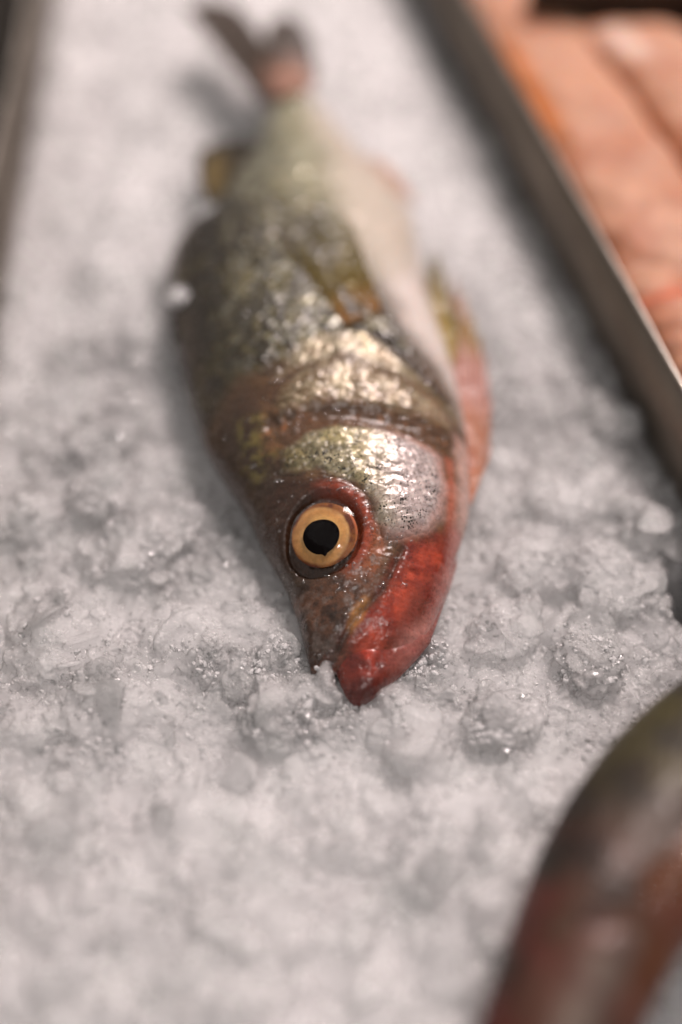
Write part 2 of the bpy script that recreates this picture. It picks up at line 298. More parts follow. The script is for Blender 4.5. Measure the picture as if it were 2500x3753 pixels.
def steel(name, base, rough, aniso=True):
    k = NT(name)
    mp = k.n('ShaderNodeMapping'); mp.inputs['Scale'].default_value = (1, .06, 1.0); k.l(k.coords(), mp.inputs['Vector'])
    n = k.n('ShaderNodeTexNoise'); n.inputs['Scale'].default_value = 900; n.inputs['Detail'].default_value = 3; k.l(mp.outputs[0], n.inputs['Vector'])
    sm = k.noise(28, 4, .6)
    c = k.mix(k.ramp(sm, .35, .75), tuple(base) + (1,), tuple(b * 1.5 for b in base) + (1,)); k.l(c, k.b.inputs['Base Color'])
    k.set(Metallic=.85); k.l(k.ramp(n.outputs[0], .3, .7, (rough * .8,) * 3 + (1,), (rough * 1.25,) * 3 + (1,)), k.b.inputs['Roughness'])
    k.l(k.bump(n.outputs[0], .00006, .6), k.b.inputs['Normal']); return k.m

M_SKIN = skin_material('wet_fish_skin'); M_SKIN2 = skin_material('dark_fish_skin', False, .05, .62, .1); M_FIN = fin_material('fin_membrane'); M_ICE = ice_material(); M_BEAD = bead_material()
M_STEEL = steel('dull_steel', (.16, .135, .11), .42); M_RIM = steel('polished_steel_edge', (.40, .36, .32), .3); M_DARK = steel('dark_steel', (.045, .038, .032), .5)

# ------------------------------------------------------------------ steel tray and dividers
def wall_line(pts):
    a, b = np.array(pts[0][:2]), np.array(pts[1][:2]); d = (b - a) / np.linalg.norm(b - a); return a, d
RA, RD = wall_line(SPOT['wallR']); LA, LD = wall_line(SPOT['wallL'])
RN = np.array([-RD[1], RD[0]]); RN = RN if RN[0] < 0 else -RN      # towards the ice
LN = np.array([-LD[1], LD[0]]); LN = LN if LN[0] > 0 else -LN
def side(A, N, x, y): return (x - A[0]) * N[0] + (y - A[1]) * N[1]  # mm in front of the divider's ice face

def divider(name, A, D, N, t0, t1, ztop, zbot, label, wob=0.5):
    n = 160; t = np.linspace(t0, t1, n); ripple = .35 * fbm(t, t * 0, 60, 5, 2)
    root_loc = np.array([A[0] + D[0] * (t0 + t1) / 2, A[1] + D[1] * (t0 + t1) / 2, zbot])
    e = empty(name, root_loc, label=label, category='tray divider', group='steel dividers of the ice tray')
    def sweep(prof):                                     # prof: (offset along N, z)
        prof = np.array(prof); m = len(prof)
        off = prof[None, :, 0] + ripple[:, None]; z = np.repeat(prof[None, :, 1], n, 0) + (.25 * fbm(t, t * 0 + 9, 40, 8, 2))[:, None]
        x = A[0] + D[0] * t[:, None] + N[0] * off; y = A[1] + D[1] * t[:, None] + N[1] * off
        V = np.stack([x, y, z], -1).reshape(-1, 3); F = grid_faces(n, m, True)
        caps = [np.arange(m)[None, :], ((n - 1) * m + np.arange(m))[::-1][None, :]]
        return V, [F] + caps
    V, F = sweep([(0, zbot), (0, ztop - 1.2), (-1.0, ztop - 1.2), (-1.0, zbot)]); mesh_obj('panel', V, F, M_STEEL, e, root_loc)
    r = []
    for k in range(14):
        a = 2 * math.pi * k / 14; r.append((-.5 + .68 * math.cos(a), ztop - .6 + .62 * math.sin(a)))
    V, F = sweep(r); mesh_obj('rolled_edge', V, F, M_RIM, e, root_loc)
    return e
divider('steel_divider', RA, RD, RN, -150, 420, 28, -28, 'right steel divider standing between the ice and the orange fillets')
divider('steel_divider', LA, LD, LN, -150, 420, 28, -28, 'left steel divider along the photo edge, beside the ice only')
def box(name, x0, x1, y0, y1, z0, z1, mat, parent=None, **props):
    V = np.array([(x, y, z) for z in (z0, z1) for y in (y0, y1) for x in (x0, x1)], float)
    F = np.array([(0, 2, 3, 1), (4, 5, 7, 6), (0, 1, 5, 4), (2, 6, 7, 3), (0, 4, 6, 2), (1, 3, 7, 5)])
    o = mesh_obj(name, V, F, mat, parent, ((x0 + x1) / 2, (y0 + y1) / 2, z0), **props)
    o.data.polygons.foreach_set('use_smooth', np.zeros(6, bool)); return o
box('tray_floor', -420, 420, -320, 620, -34, -30, M_DARK, kind='structure')

# ------------------------------------------------------------------ the fish: flank height field
def make_rows(R):
    R = np.array(R); t = R[:, 0]
    return dict(t0=t[0], t1=t[-1], f=lambda y: tuple(curve(y, t, R[:, k], .022) for k in (1, 2, 3, 4)))
RB = make_rows(BODY_ROWS); RJ = make_rows(JAW_ROWS)
def height(R, x, y):
    l, r, z, t = R['f'](np.clip(y, R['t0'], R['t1'])); u = (x - (l + r) / 2) / ((r - l) / 2)
    return z + t * np.clip(1 - np.abs(u) ** 2.2, 0, 1) ** .6
EYE = np.array(FLANK['eye'][0])

def scales(x, y, L=3.5, Wd=3.0, ang=0.0, amp=.40, tilt=.42, seed=3):
    """overlapping scales, free edge towards the tail (+a); returns height (mm), id noise"""
    ca, sa = math.cos(ang), math.sin(ang); a = x * sa + y * ca; b = x * ca - y * sa
    a = a + .5 * fbm(x, y, 9, seed + 40, 2); b = b + .5 * fbm(x, y, 9, seed + 41, 2)
    h = np.full(x.shape, -9.0); idv = np.zeros(x.shape); rr = np.ones(x.shape)
    row0 = np.floor(a / (L / 2))
    for dr in (0, 1, 2, 3):
        row = row0 - dr + 1
        off = np.where(np.mod(row, 2) == 0, 0.0, .5); col = np.floor(b / Wd - off + .5)
        jx = (_hash(row, col, seed) - .5); jy = (_hash(row, col, seed + 1) - .5)
        bc = (col + off) * Wd; ac = row * (L / 2)
        u = (b - bc) / (Wd * .62); v = (a - ac) / (L * .62)
        r = np.hypot(u, v)
        hh = amp * (.55 * v + 1 - .9 * r ** 4) + tilt * (jx * u + jy * v) + .0 * r
        hh = np.where(r < 1.05, hh, -9); up = hh > h
        h = np.where(up, hh, h); idv = np.where(up, _hash(row, col, seed + 5), idv); rr = np.where(up, r, rr)
    return np.where(h < -5, 0, h), idv, rr

def body_bumps(x, y):
    """relief of the flank above the smooth body (mm) and masks"""
    u_l, u_r, _, _ = RB['f'](np.clip(y, RB['t0'], RB['t1']))
    u = (x - (u_l + u_r) / 2) / np.maximum((u_r - u_l) / 2, .1)
    belly = smooth(2.5, -2.5, sdf(FLANK['belly'], x, y))
    ycut = FLANK['gill_cover'][4][1]
    head = smooth(9, -6, y - (ycut + 4 * (u - .1) - 16 * np.clip(-.1 - u, 0, 1) ** 1.5) + 3.5 * fbm(x, y, 9, 66, 3))
    sc, idv, rr = scales(x, y)
    body_sc = (1 - head) * (1 - .55 * belly)
    h = sc * body_sc * 1.6
    h = h + .35 * fbm(x, y, 7, 61, 3) + .12 * fbm(x, y, 1.6, 62, 3) * (1 - .5 * belly)
    # furrows
    def groove(name, depth, wd): return -depth * np.exp(-(line_dist(FLANK[name], x, y) / wd) ** 2)
    h = h + groove('furrow', 1.3, 2.2) + groove('gill_back', 1.6, 1.3) + groove('lateral', .8, 1.6) + groove('head_groove', .5, 1.2) + groove('mouth', .9, 1.0)
    # eye socket: sunken bowl with a raised rim
    de = np.hypot((x - EYE[0]), (y - EYE[1]) * .95)
    h = h - 2.6 * smooth(11.0, 9.0, de) + .55 * np.exp(-((de - 12.2) / 1.8) ** 2)
    # wrinkled head skin
    h = h + head * .35 * fbm(x * 1.0, y * 2.2, 3.2, 71, 4)
    return h, u, belly, head, idv, de, rr
def flank_z(x, y):
    return height(RB, x, y) + body_bumps(x, y)[0]

def paint(c, m, col, k=1.0):
    m = (np.clip(m, 0, 1) * k)[:, None]; return c * (1 - m) + np.asarray(col)[None, :] * m
def region(name, x, y, feather=1.2, warp=1.0, D=None, seed=90):
    wx = warp * fbm(x, y, 5, seed, 4); return smooth(feather, -feather, sdf((D or FLANK)[name], x, y) + wx)

def skin_colours(x, y, u, belly, head, idv, de, rr):
    n1 = fbm(x, y, 6, 101, 4) * .5 + .5; n2 = fbm(x, y, 2.2, 102, 4) * .5 + .5
    c = np.repeat(lin(64, 55, 41)[None, :], len(x), 0)
    c = paint(c, smooth(-.05, -.6, u), lin(46, 38, 29))
    c = paint(c, region('midflank', x, y, 9, 5), lin(72, 67, 50), .5)
    c = paint(c, smooth(.4, .75, n1) * smooth(.0, -.4, u), lin(84, 76, 44), .5)
    rear = region('rear', x, y, 7, 4); c = paint(c, rear, lin(144, 140, 112), .9); c = paint(c, rear * smooth(.45, .75, n1), lin(170, 168, 144), .6)
    c = paint(c, region('rear_dark', x, y, 6, 4), lin(70, 70, 56), .94); c = paint(c, rear * smooth(.2, .7, u), lin(206, 190, 178), .7)
    c = paint(c, region('flank_end', x, y, 3.5, 3), lin(62, 56, 42), .7)
    b = smooth(5.0, -7.0, sdf(FLANK['belly'], x, y) + 4.0 * fbm(x, y, 10, 95, 4)) * (1 - .55 * rear)
    # pigment of each scale: dark free edge, silvery or olive centre, pale glints painted over it
    fl = (1 - head) * (1 - .8 * b); md = fl * smooth(-.8, -.2, u) * smooth(.75, .35, u) * (.25 + .75 * smooth(.3, .65, n1)) * (1 - .5 * rear)
    c = paint(c, fl * smooth(.55, .95, rr), lin(34, 30, 23), .8)
    c = c * (1 - .3 * fl * (1 - rear))[:, None]; brt = np.clip(idv * 2.0 - .75, 0, 1) * smooth(.85, .25, rr); c = paint(c, md * brt, lin(190, 188, 170), .9); c = paint(c, rear * (.3 + .7 * n1) * brt, lin(206, 202, 180), .8); c = paint(c, rear * smooth(.55, .95, rr) * smooth(.6, .2, u), lin(104, 100, 76), .6)
    c = paint(c, md * smooth(.6, .75, np.mod(idv * 7.3, 1)) * smooth(.9, .4, rr), lin(140, 126, 60), .6)
    c = paint(c, b, lin(218, 206, 198)); c = paint(c, b * smooth(.5, .75, n1), lin(196, 174, 164), .6); c = paint(c, b * smooth(.55, .8, n2), lin(224, 210, 204), .5)
    c = paint(c, b * region('rear', x, y, 8, 4), lin(196, 184, 156), .5)
    # head: brown skin
    c = paint(c, head * (1 - b * .9), lin(92, 66, 46)); c = paint(c, head * smooth(.52, .8, n2) * (1 - b), lin(128, 96, 62), .6)
    c = paint(c, head * smooth(-.25, -.75, u), lin(62, 47, 35))
    c = paint(c, region('nape', x, y, 2, 2) * smooth(.35, .7, n2), lin(128, 116, 62), .6)
    c = paint(c, region('shoulder', x, y, 2.5, 2.5), lin(158, 146, 118), .8); c = paint(c, region('shoulder', x, y, 2.5, 2) * smooth(.5, .7, n2), lin(104, 82, 56), .7)
    c = paint(c, region('furrow_zone', x, y, 1.5, 1.2), lin(86, 62, 44), .8); c = paint(c, region('furrow_zone', x, y, 2.2, 2.2) * smooth(.55, .75, n2), lin(150, 100, 66), .55)
    c = paint(c, region('cheek_rim', x, y, 1.2, 1.2), lin(182, 104, 82), .75)
    c = paint(c, region('membrane', x, y, 2.0, 1.2), lin(206, 168, 156), .85)
    fc = (x - FLANK['cheek'][0][0]) / (FLANK['cheek'][6][0] - FLANK['cheek'][0][0]); c = paint(c, region('cheek', x, y, 1.5, 1.0) * smooth(.5, .85, fc), lin(200, 160, 150), .9)
    c = paint(c, region('eye_zone', x, y, 2.0, 1.2), lin(60, 38, 26), .92)
    c = paint(c, region('under_eye', x, y, 1.4, 1.5), lin(150, 84, 50), .75); c = paint(c, region('under_eye', x, y, 1.4, 1.5) * smooth(.5, .7, n2), lin(120, 96, 84), .6)
    ang = np.arctan2(y - EYE[1], x - EYE[0]); c = paint(c, smooth(14.5, 11.5, de) * smooth(8, 10.5, de) * smooth(-.2, .7, np.cos(ang - .3)), lin(150, 64, 42), .8)
    rc0 = region('red_cheek', x, y, 2.0, 2)
    sn = smooth(EYE[1] - 9, EYE[1] - 15, y) ; c = paint(c, sn * (1 - region('red_cheek', x, y, 1.2, 1)), lin(66, 46, 36), .85)
    c = paint(c, sn * (1 - rc0) * smooth(.45, .7, n1), lin(116, 78, 56), .6); c = paint(c, sn * (1 - rc0) * smooth(.55, .75, n2), lin(112, 98, 90), .6); c = paint(c, sn * (1 - rc0) * smooth(.45, .25, n2), lin(40, 29, 23), .6)
    rc = region('red_cheek', x, y, 3.8, 3.5); c = paint(c, rc, lin(118, 50, 38), .9); c = paint(c, rc * np.exp(-((line_dist(FLANK['streak'], x, y) + 1.2 * fbm(x, y, 5, 171, 3)) / 3.0) ** 2), lin(190, 76, 50), .8); c = paint(c, region('red_cheek', x, y, 1.6, 2.0) * smooth(.48, .7, n1), lin(112, 34, 24), .7); c = paint(c, region('red_cheek', x, y, 1.6, 2) * smooth(.55, .75, n2), lin(130, 52, 40), .5); c = paint(c, region('jaw_edge', x, y, 2.4, 1.6), lin(204, 140, 130), .75)
    c = paint(c, region('maxilla_glow', x, y, 1.2, .5), lin(196, 140, 80), .8)
    # skin painted darker along the grooves
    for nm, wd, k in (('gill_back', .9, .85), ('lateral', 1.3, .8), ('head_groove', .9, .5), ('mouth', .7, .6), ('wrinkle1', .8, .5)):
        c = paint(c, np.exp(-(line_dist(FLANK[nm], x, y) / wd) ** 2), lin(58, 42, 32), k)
    silver = np.clip(.5 * rear * brt + .8 * md * brt + .45 * region('shoulder', x, y, 2.5, 2), 0, 1)
    speck = np.clip(.7 * region('shoulder', x, y) + .5 * region('nape', x, y) + .35 * head * (1 - b), 0, 1)
    return c, silver, speck

ORG = (SPOT['mouth_ice'][0][0], SPOT['mouth_ice'][0][1], 0)
fish = empty('fish', ORG, label='whole olive-brown fish with red jaw and golden eye lying on the crushed ice', category='fish')

def loft(R, ny, nu, bump=None, low=.8):
    y = np.linspace(0, 1, ny); y = R['t0'] + (R['t1'] - R['t0']) * (y - .04 * np.sin(2 * np.pi * y) / (2 * np.pi) * 2)
    th = np.linspace(0, 2 * np.pi, nu, endpoint=False); nt = nu
    l, r, z, t = R['f'](y)
    U = -np.cos(th); up = np.sin(th) >= -1e-9
    X = (l + r)[:, None] / 2 + (r - l)[:, None] / 2 * U[None, :]; Y = np.repeat(y[:, None], nt, 1)
    prof = np.clip(1 - np.abs(U) ** 2.2, 0, 1) ** .6
    Z = z[:, None] + np.where(up[None, :], t[:, None] * prof[None, :], -low * t[:, None] * prof[None, :])
    x, yy = X.ravel(), Y.ravel()
    info = bump(x, yy) if bump else None
    if info is not None:
        edge = smooth(0, .35, np.sin(th)); Z = Z + (info[0].reshape(ny, nt)) * edge[None, :]
    V = np.stack([X, Y, Z], -1).reshape(-1, 3)
    F = [grid_faces(ny, nt, True), np.arange(nt)[::-1][None, :], ((ny - 1) * nt + np.arange(nt))[None, :]]
    return V, F, info, np.repeat(np.sin(th)[None, :], ny, 0).ravel()
V, F, info, _ = loft(RB, 760, 560, body_bumps)
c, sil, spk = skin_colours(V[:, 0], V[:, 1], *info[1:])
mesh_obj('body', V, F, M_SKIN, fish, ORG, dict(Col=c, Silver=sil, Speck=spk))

def shell(name, poly, thick, colour_fn, mat, parent, step=.3, edge=1.4, extra=None, baseH=None):
    """a plate lying on the flank: rounded towards its rim, its rim dipping just under the skin"""
    P = np.array(poly); x0, y0 = P.min(0) - 1; x1, y1 = P.max(0) + 1
    xs = np.arange(x0, x1, step); ys = np.arange(y0, y1, step); X, Y = np.meshgrid(xs, ys); x, y = X.ravel(), Y.ravel()
    d = sdf(poly, x, y) + .35 * fbm(x, y, 4, 131, 3)
    Z = (baseH or flank_z)(x, y); off = -.6 + (thick + .6) * np.clip(1 - np.clip(1 + d / edge, 0, 1) ** 2, 0, 1) ** .5
    if extra: off = off + extra(x, y, d)
    top = Z + off; keep = (d < .5)
    n, m = len(ys), len(xs); F = grid_faces(n, m); F = F[keep[F].all(1)]
    # underside so the plate has thickness
    N = len(x); V = np.concatenate([np.stack([x, y, top], 1), np.stack([x, y, Z - 1.6], 1)])
    E = np.concatenate([F[:, [0, 1]], F[:, [1, 2]], F[:, [2, 3]], F[:, [3, 0]]]); key = np.sort(E, 1); key = key[:, 0].astype(np.int64) * N + key[:, 1]
    uq, inv, cnt = np.unique(key, return_inverse=True, return_counts=True); B = E[cnt[inv] == 1]
    Fa = np.concatenate([F, (F + N)[:, ::-1], np.stack([B[:, 1], B[:, 0], B[:, 0] + N, B[:, 1] + N], 1)])
    used = np.unique(Fa); mp = np.full(2 * N, -1); mp[used] = np.arange(len(used)); Fa = mp[Fa]; V = V[used]
    c, s, k = colour_fn(x, y, d); idx = used % N
    return mesh_obj(name, V, Fa, mat, parent, ORG, dict(Col=c[idx], Silver=s[idx], Speck=k[idx]))

def skin_at(x, y): return skin_colours(x, y, *body_bumps(x, y)[1:])
def blend_skin(x, y, d, c, s, k, w=3.0):
    m = np.clip(smooth(-w, -.2, d + 1.2 * fbm(x, y, 3, 141, 3)), 0, 1); c2, s2, k2 = skin_at(x, y)
    return c * (1 - m)[:, None] + c2 * m[:, None], s * (1 - m) + s2 * m, k * (1 - m) + k2 * m
def cheek_scale(x, y, d): return scales(x, y, 2.5, 2.1, .35, .15, .05, 23)[0] * smooth(0, -3, d) + .03 * fbm(x, y, 1.2, 5, 3)
P_ = np.array(FLANK['cheek']); CX0, CX1 = P_[:, 0].min(), P_[:, 0].max()
def cheek_col(x, y, d):
    n2 = fbm(x, y, 2.0, 202, 4) * .5 + .5; n1 = fbm(x, y, 6, 203, 3) * .5 + .5; _, idv, rr = scales(x, y, 2.5, 2.1, .35, .15, .05, 23)
    f = (x - CX0) / (CX1 - CX0)
    c = np.repeat(lin(184, 174, 140)[None, :], len(x), 0); c = paint(c, smooth(.4, .8, f + .3 * (n1 - .5)), lin(210, 192, 188))
    c = paint(c, smooth(.45, .7, n1) * smooth(.8, .4, f), lin(206, 190, 128), .6)
    c = paint(c, smooth(.5, .72, n2) * smooth(.75, .35, f), lin(104, 96, 66), .75); c = paint(c, smooth(.28, .0, f), lin(100, 84, 50), .8)
    c = paint(c, smooth(.62, .95, rr), lin(88, 74, 58), .85); c = paint(c, smooth(.5, .1, rr) * smooth(.5, .8, idv), lin(224, 216, 206), .5)
    c = c * (.78 + .4 * (idv - .5))[:, None]
    c = paint(c, smooth(P_[:, 1].min() + 9, P_[:, 1].min() - 1, y) * smooth(.5, .7, f), lin(120, 98, 92), .75)
    return blend_skin(x, y, d, c, np.clip(.28 - .1 * smooth(.6, .9, f) - .1 * smooth(.5, .72, n2), 0, 1), np.ones(len(x)), 3.2)
shell('cheek_plate', FLANK['cheek'], 1.1, cheek_col, M_SKIN, fish, extra=cheek_scale, edge=5.0)
def gill_col(x, y, d):
    n2 = fbm(x, y * 1.6, 2.4, 302, 4) * .5 + .5; n1 = fbm(x, y, 7, 303, 3) * .5 + .5; f = (x - CX0) / (CX1 - CX0)
    c = np.repeat(lin(138, 116, 86)[None, :], len(x), 0); c = paint(c, smooth(.5, .75, n1), lin(176, 160, 128), .8)
    c = paint(c, smooth(.45, .7, n2), lin(92, 66, 38), .7); c = paint(c, smooth(.2, -.05, f), lin(84, 68, 40), .8)
    c = paint(c, smooth(.75, 1.0, f), lin(196, 168, 140), .7)
    c = paint(c, smooth(.45, .68, fbm(x * .7, y * 2.2, 1.6, 305, 3) * .5 + .5), lin(206, 192, 160), .5)
    c = c * .8
    return blend_skin(x, y, d, c, np.clip(.32 - .2 * smooth(.45, .7, n2), 0, 1), .8 * np.ones(len(x)), 5.0)
shell('gill_cover', FLANK['gill_cover'], 1.2, gill_col, M_SKIN, fish, edge=5.0,
      extra=lambda x, y, d: .22 * fbm(x * .6, y * 2.2, 3.0, 311, 4) * smooth(0, -1.5, d) + .16 * fbm(x, y, 1.1, 312, 3))

# lower jaw, its own mesh
def jaw_bumps(x, y):
    h = .45 * fbm(x, y, 5, 401, 4) + .1 * fbm(x, y, 1.4, 402, 3)
    for nm, dp, wd in (('ridge1', -.55, 1.4), ('ridge2', -.6, 1.2)): h = h + dp * np.exp(-(line_dist(JAW[nm], x, y) / wd) ** 2)
    return (h,)
V, F, info, _ = loft(RJ, 300, 300, jaw_bumps, .7); x, y = V[:, 0], V[:, 1]
n1 = fbm(x, y, 5, 411, 4) * .5 + .5; n2 = fbm(x, y, 2, 412, 4) * .5 + .5
c = np.repeat(lin(122, 52, 40)[None, :], len(x), 0)
c = paint(c, region('red', x, y, 5.0, 3.0, JAW), lin(140, 52, 38), .7); c = paint(c, np.exp(-(line_dist(JAW['streak'], x, y) / 2.6) ** 2), lin(196, 64, 38), .8); c = paint(c, smooth(.48, .7, n1), lin(84, 34, 28), .8); c = paint(c, smooth(.5, .7, n2), lin(136, 60, 48), .5)
c = paint(c, region('pale', x, y, 3.5, 2.0, JAW), lin(186, 124, 114), .6); c = paint(c, region('pale', x, y, 2, 1, JAW) * smooth(.55, .7, n2), lin(164, 96, 90), .6)
for nm in ('dark1', 'dark2'): c = paint(c, region(nm, x, y, 1.6, 1.2, JAW), lin(76, 28, 22), .85)
c = paint(c, region('tip', x, y, 1.6, .8, JAW), lin(96, 38, 30), .8)
jaw = mesh_obj('lower_jaw', V, F, M_SKIN, fish, ORG, dict(Col=c, Silver=0 * x, Speck=.25 + 0 * x), label='red lower jaw with pale membrane edge')

# eye: iris dome, pupil, clear cornea
def disc_dome(rad, ang_n, rise, nr=48, na=128, wob=None, r0=0.0):
    r = np.linspace(r0, 1, nr); a = np.linspace(0, 2 * np.pi, na, endpoint=False)
    R = r[:, None] * rad * (1 + (wob(a) if wob else 0 * a))[None, :]
    Z = rise * (1 - r ** 2)[:, None] + 0 * a[None, :]
    return np.stack([R * np.cos(a), R * np.sin(a), Z], -1).reshape(-1, 3), [grid_faces(nr, na, True)], np.repeat(r[:, None], na, 1).ravel(), np.repeat(a[None, :], nr, 0).ravel()
EN = np.array([-.22, -.36, .90]); EN /= np.linalg.norm(EN)
EX = np.cross([0, 1, 0], EN); EX /= np.linalg.norm(EX); EY = np.cross(EN, EX)
EZ = height(RB, EYE[0:1], EYE[1:2])[0]
EC = np.array([EYE[0], EYE[1], EZ - 1.6])
def eyeframe(P, off=(0, 0, 0)): return EC + (P[:, :1] + off[0]) * EX + (P[:, 1:2] + off[1]) * EY + (P[:, 2:] + off[2]) * EN
k = NT('iris_gold'); cc = k.attr('Col'); k.l(k.mix(.45, cc, k.ramp(k.noise(650, 5, .65), .3, .72, (.5, .5, .5, 1), (1.4, 1.4, 1.4, 1)), 'MULTIPLY'), k.b.inputs['Base Color'])
k.set(Metallic=.1, Roughness=.4, Coat_Weight=.0, Specular_IOR_Level=.15); k.l(k.bump(k.noise(800, 3), .00008), k.b.inputs['Normal']); M_IRIS = k.m
k = NT('pupil_black'); k.set(Base_Color=(.003, .002, .002, 1), Roughness=.3, Specular_IOR_Level=.05); M_PUPIL = k.m
k = NT('cornea_clear'); tr = k.n('ShaderNodeBsdfTransparent'); gl = k.n('ShaderNodeBsdfGlossy'); gl.inputs['Roughness'].default_value = .035
fr = k.n('ShaderNodeFresnel'); fr.inputs['IOR'].default_value = 1.3; mx = k.n('ShaderNodeMixShader')
k.l(fr.outputs[0], mx.inputs[0]); k.l(tr.outputs[0], mx.inputs[1]); k.l(gl.outputs[0], mx.inputs[2]); k.l(mx.outputs[0], k.out.inputs['Surface']); M_CORNEA = k.m
P, F, r, a = disc_dome(8.9, EN, 1.7, wob=lambda a: .02 * np.sin(2 * a + .7) + .015 * np.sin(3 * a + 2)); 
n1 = fbm(P[:, 0], P[:, 1] * 1.6, 5, 501, 4) * .6 + .5
c = np.repeat(lin(192, 146, 92)[None, :], len(P), 0); c = paint(c, smooth(.45, .75, n1), lin(216, 180, 128), .7)
c = paint(c, smooth(.80, 1.0, r), lin(176, 112, 56), .8); c = paint(c, smooth(.70, .52, r), lin(220, 172, 104), .6)
rg = np.hypot(P[:, 0] + .9, P[:, 1] + .25); c = paint(c, smooth(7.4, 8.3, rg + .55 * fbm(P[:, 0], P[:, 1], 4, 77, 4)), lin(84, 36, 25), .95)
c = paint(c, smooth(9.25, 9.7, rg) * smooth(-.2, .6, np.cos(a - .4)), lin(196, 112, 74), .7); c = paint(c, smooth(.6, 1, np.cos(a - 1.6)) * smooth(.35, .6, r) * smooth(.95, .7, r) * n1, lin(138, 98, 62), .95); c = paint(c, smooth(.5, .72, n1) * smooth(.45, .6, r), lin(150, 96, 50), .6)  # includes an orange glow painted along the right rim of the iris
c = paint(c, smooth(5.0, 6.4, rg) * smooth(7.6, 6.6, rg), lin(190, 132, 74), .5)
eye = mesh_obj('eye', eyeframe(P), F, M_IRIS, fish, ORG, dict(Col=c))
wob = lambda a: .03 * np.sin(2 * a + 1) + .022 * np.sin(3 * a + .4) + .15 * np.exp(-((np.mod(a + np.pi / 2 + np.pi - .12, 2 * np.pi) - np.pi) / .10) ** 2)
P, F, r, a = disc_dome(4.85, EN, .5, 24, 160, wob)
mesh_obj('pupil', eyeframe(P, (-.45, -.75, 1.75)), F, M_PUPIL, eye, ORG)
P, F, r, a = disc_dome(9.4, EN, 2.6); mesh_obj('cornea', eyeframe(P, (.15, .2, -.1)), F, M_CORNEA, eye, ORG)

# clear drops of water and slime added on the head for small glints
k = NT('clear_water'); tr = k.n('ShaderNodeBsdfTransparent'); gl = k.n('ShaderNodeBsdfGlossy'); gl.inputs['Roughness'].default_value = .03
fr = k.n('ShaderNodeFresnel'); fr.inputs['IOR'].default_value = 1.5; mx = k.n('ShaderNodeMixShader')
k.l(fr.outputs[0], mx.inputs[0]); k.l(tr.outputs[0], mx.inputs[1]); k.l(gl.outputs[0], mx.inputs[2]); k.l(mx.outputs[0], k.out.inputs['Surface']); M_WATER = k.m
g = np.random.default_rng(41); nd = 420; pc = np.array(FLANK['furrow'] + FLANK['head_groove'] + FLANK['gill_cover'] + FLANK['eye_zone'] + FLANK['mouth'] + FLANK['under_eye'] * 2)
q = pc[g.integers(0, len(pc), nd)] + g.normal(0, 3.2, (nd, 2)); q = q[np.hypot(q[:, 0] - EYE[0], q[:, 1] - EYE[1]) > 10.5]; nd = len(q); qz = flank_z(q[:, 0], q[:, 1])
ra = .14 + .42 * g.random(nd) ** 3; el = 1 + 2.2 * g.random(nd) ** 3; an = g.uniform(0, 6.28, nd); th, ph = np.meshgrid(np.linspace(0, np.pi, 9), np.linspace(0, 2 * np.pi, 14, endpoint=False), indexing='ij')
sp = np.stack([np.sin(th) * np.cos(ph), np.sin(th) * np.sin(ph), np.cos(th)], -1).reshape(-1, 3); bend = sp[None, :, 0] ** 2 * (el * g.uniform(-.35, .35, nd))[:, None]
lx = sp[None, :, 0] * (ra * el)[:, None]; ly = (sp[None, :, 1] + bend) * ra[:, None]
Vd = np.stack([q[:, :1] + lx * np.cos(an)[:, None] - ly * np.sin(an)[:, None], q[:, 1:] + lx * np.sin(an)[:, None] + ly * np.cos(an)[:, None], qz[:, None] + .25 * ra[:, None] + sp[None, :, 2] * ra[:, None] * .7], -1).reshape(-1, 3)
f1 = grid_faces(9, 14, True); mesh_obj('glint_drops', Vd, (f1[None] + (np.arange(nd) * 126)[:, None, None]).reshape(-1, 4), M_WATER, fish, ORG, kind='stuff')

# fins: fans of rays between a base line and a tip line
def fin(name, base, tips, col_fn, parent=fish, nr=15, thick=.35, ray=.35, frill=.10, curl=0.0, seed=1, org=None, clear=.5, fade=0.0):
    B = np.array(base); T = np.array(tips); na, nl = nr * 10, 60
    def resample(P, n):
        s = np.concatenate([[0], np.cumsum(np.linalg.norm(np.diff(P, axis=0), axis=1))]); t = np.linspace(0, s[-1], n)
        return np.stack([curve(t, s, P[:, k], .015) for k in range(3)], 1)
    b = resample(B, na); t = resample(T, na); s = np.linspace(0, 1, na); ph = np.abs(np.mod(s * nr, 1) - .5) * 2   # 0 on a ray
    l = np.linspace(0, 1, nl); ln = 1 - frill * ph ** .7 * (.6 + .8 * vnoise(s * nr, s * 0, seed))
    L = l[:, None] * ln[None, :]
    P = b[None] * (1 - L[..., None]) + t[None] * L[..., None]
    P[..., 2] += curl * np.sin(np.pi * L) + ray * (1 - ph ** 2)[None, :] * (1 - .5 * l)[:, None] + .5 * fbm(P[..., 0], P[..., 1], 6, seed, 2)
    top = P.reshape(-1, 3); bot = top.copy(); bot[:, 2] -= thick * (1.2 - .8 * np.repeat(l, na))
    N = len(top); F = grid_faces(nl, na); ring = np.concatenate([np.arange(na), (np.arange(1, nl) * na + na - 1), (nl - 1) * na + np.arange(na - 2, -1, -1), np.arange(nl - 2, 0, -1) * na])
    r2 = np.roll(ring, -1); sk = np.stack([ring, r2, r2 + N, ring + N], 1)
    V = np.concatenate([top, bot]); pa, la = np.tile(ph, nl), np.repeat(l, na); c = col_fn(np.tile(s, nl), la, pa, top[:, 0], top[:, 1])
    al = np.clip((1 - clear * smooth(.25, .8, pa) * smooth(.08, .6, la)) * (1 - fade * smooth(.45, 1.0, la)), .06, 1)
    return mesh_obj(name, V, [F, F[:, ::-1] + N, sk[:, ::-1]], M_FIN, parent, org or ORG, dict(Col=np.concatenate([c, c]), Alpha=np.concatenate([al, al])))
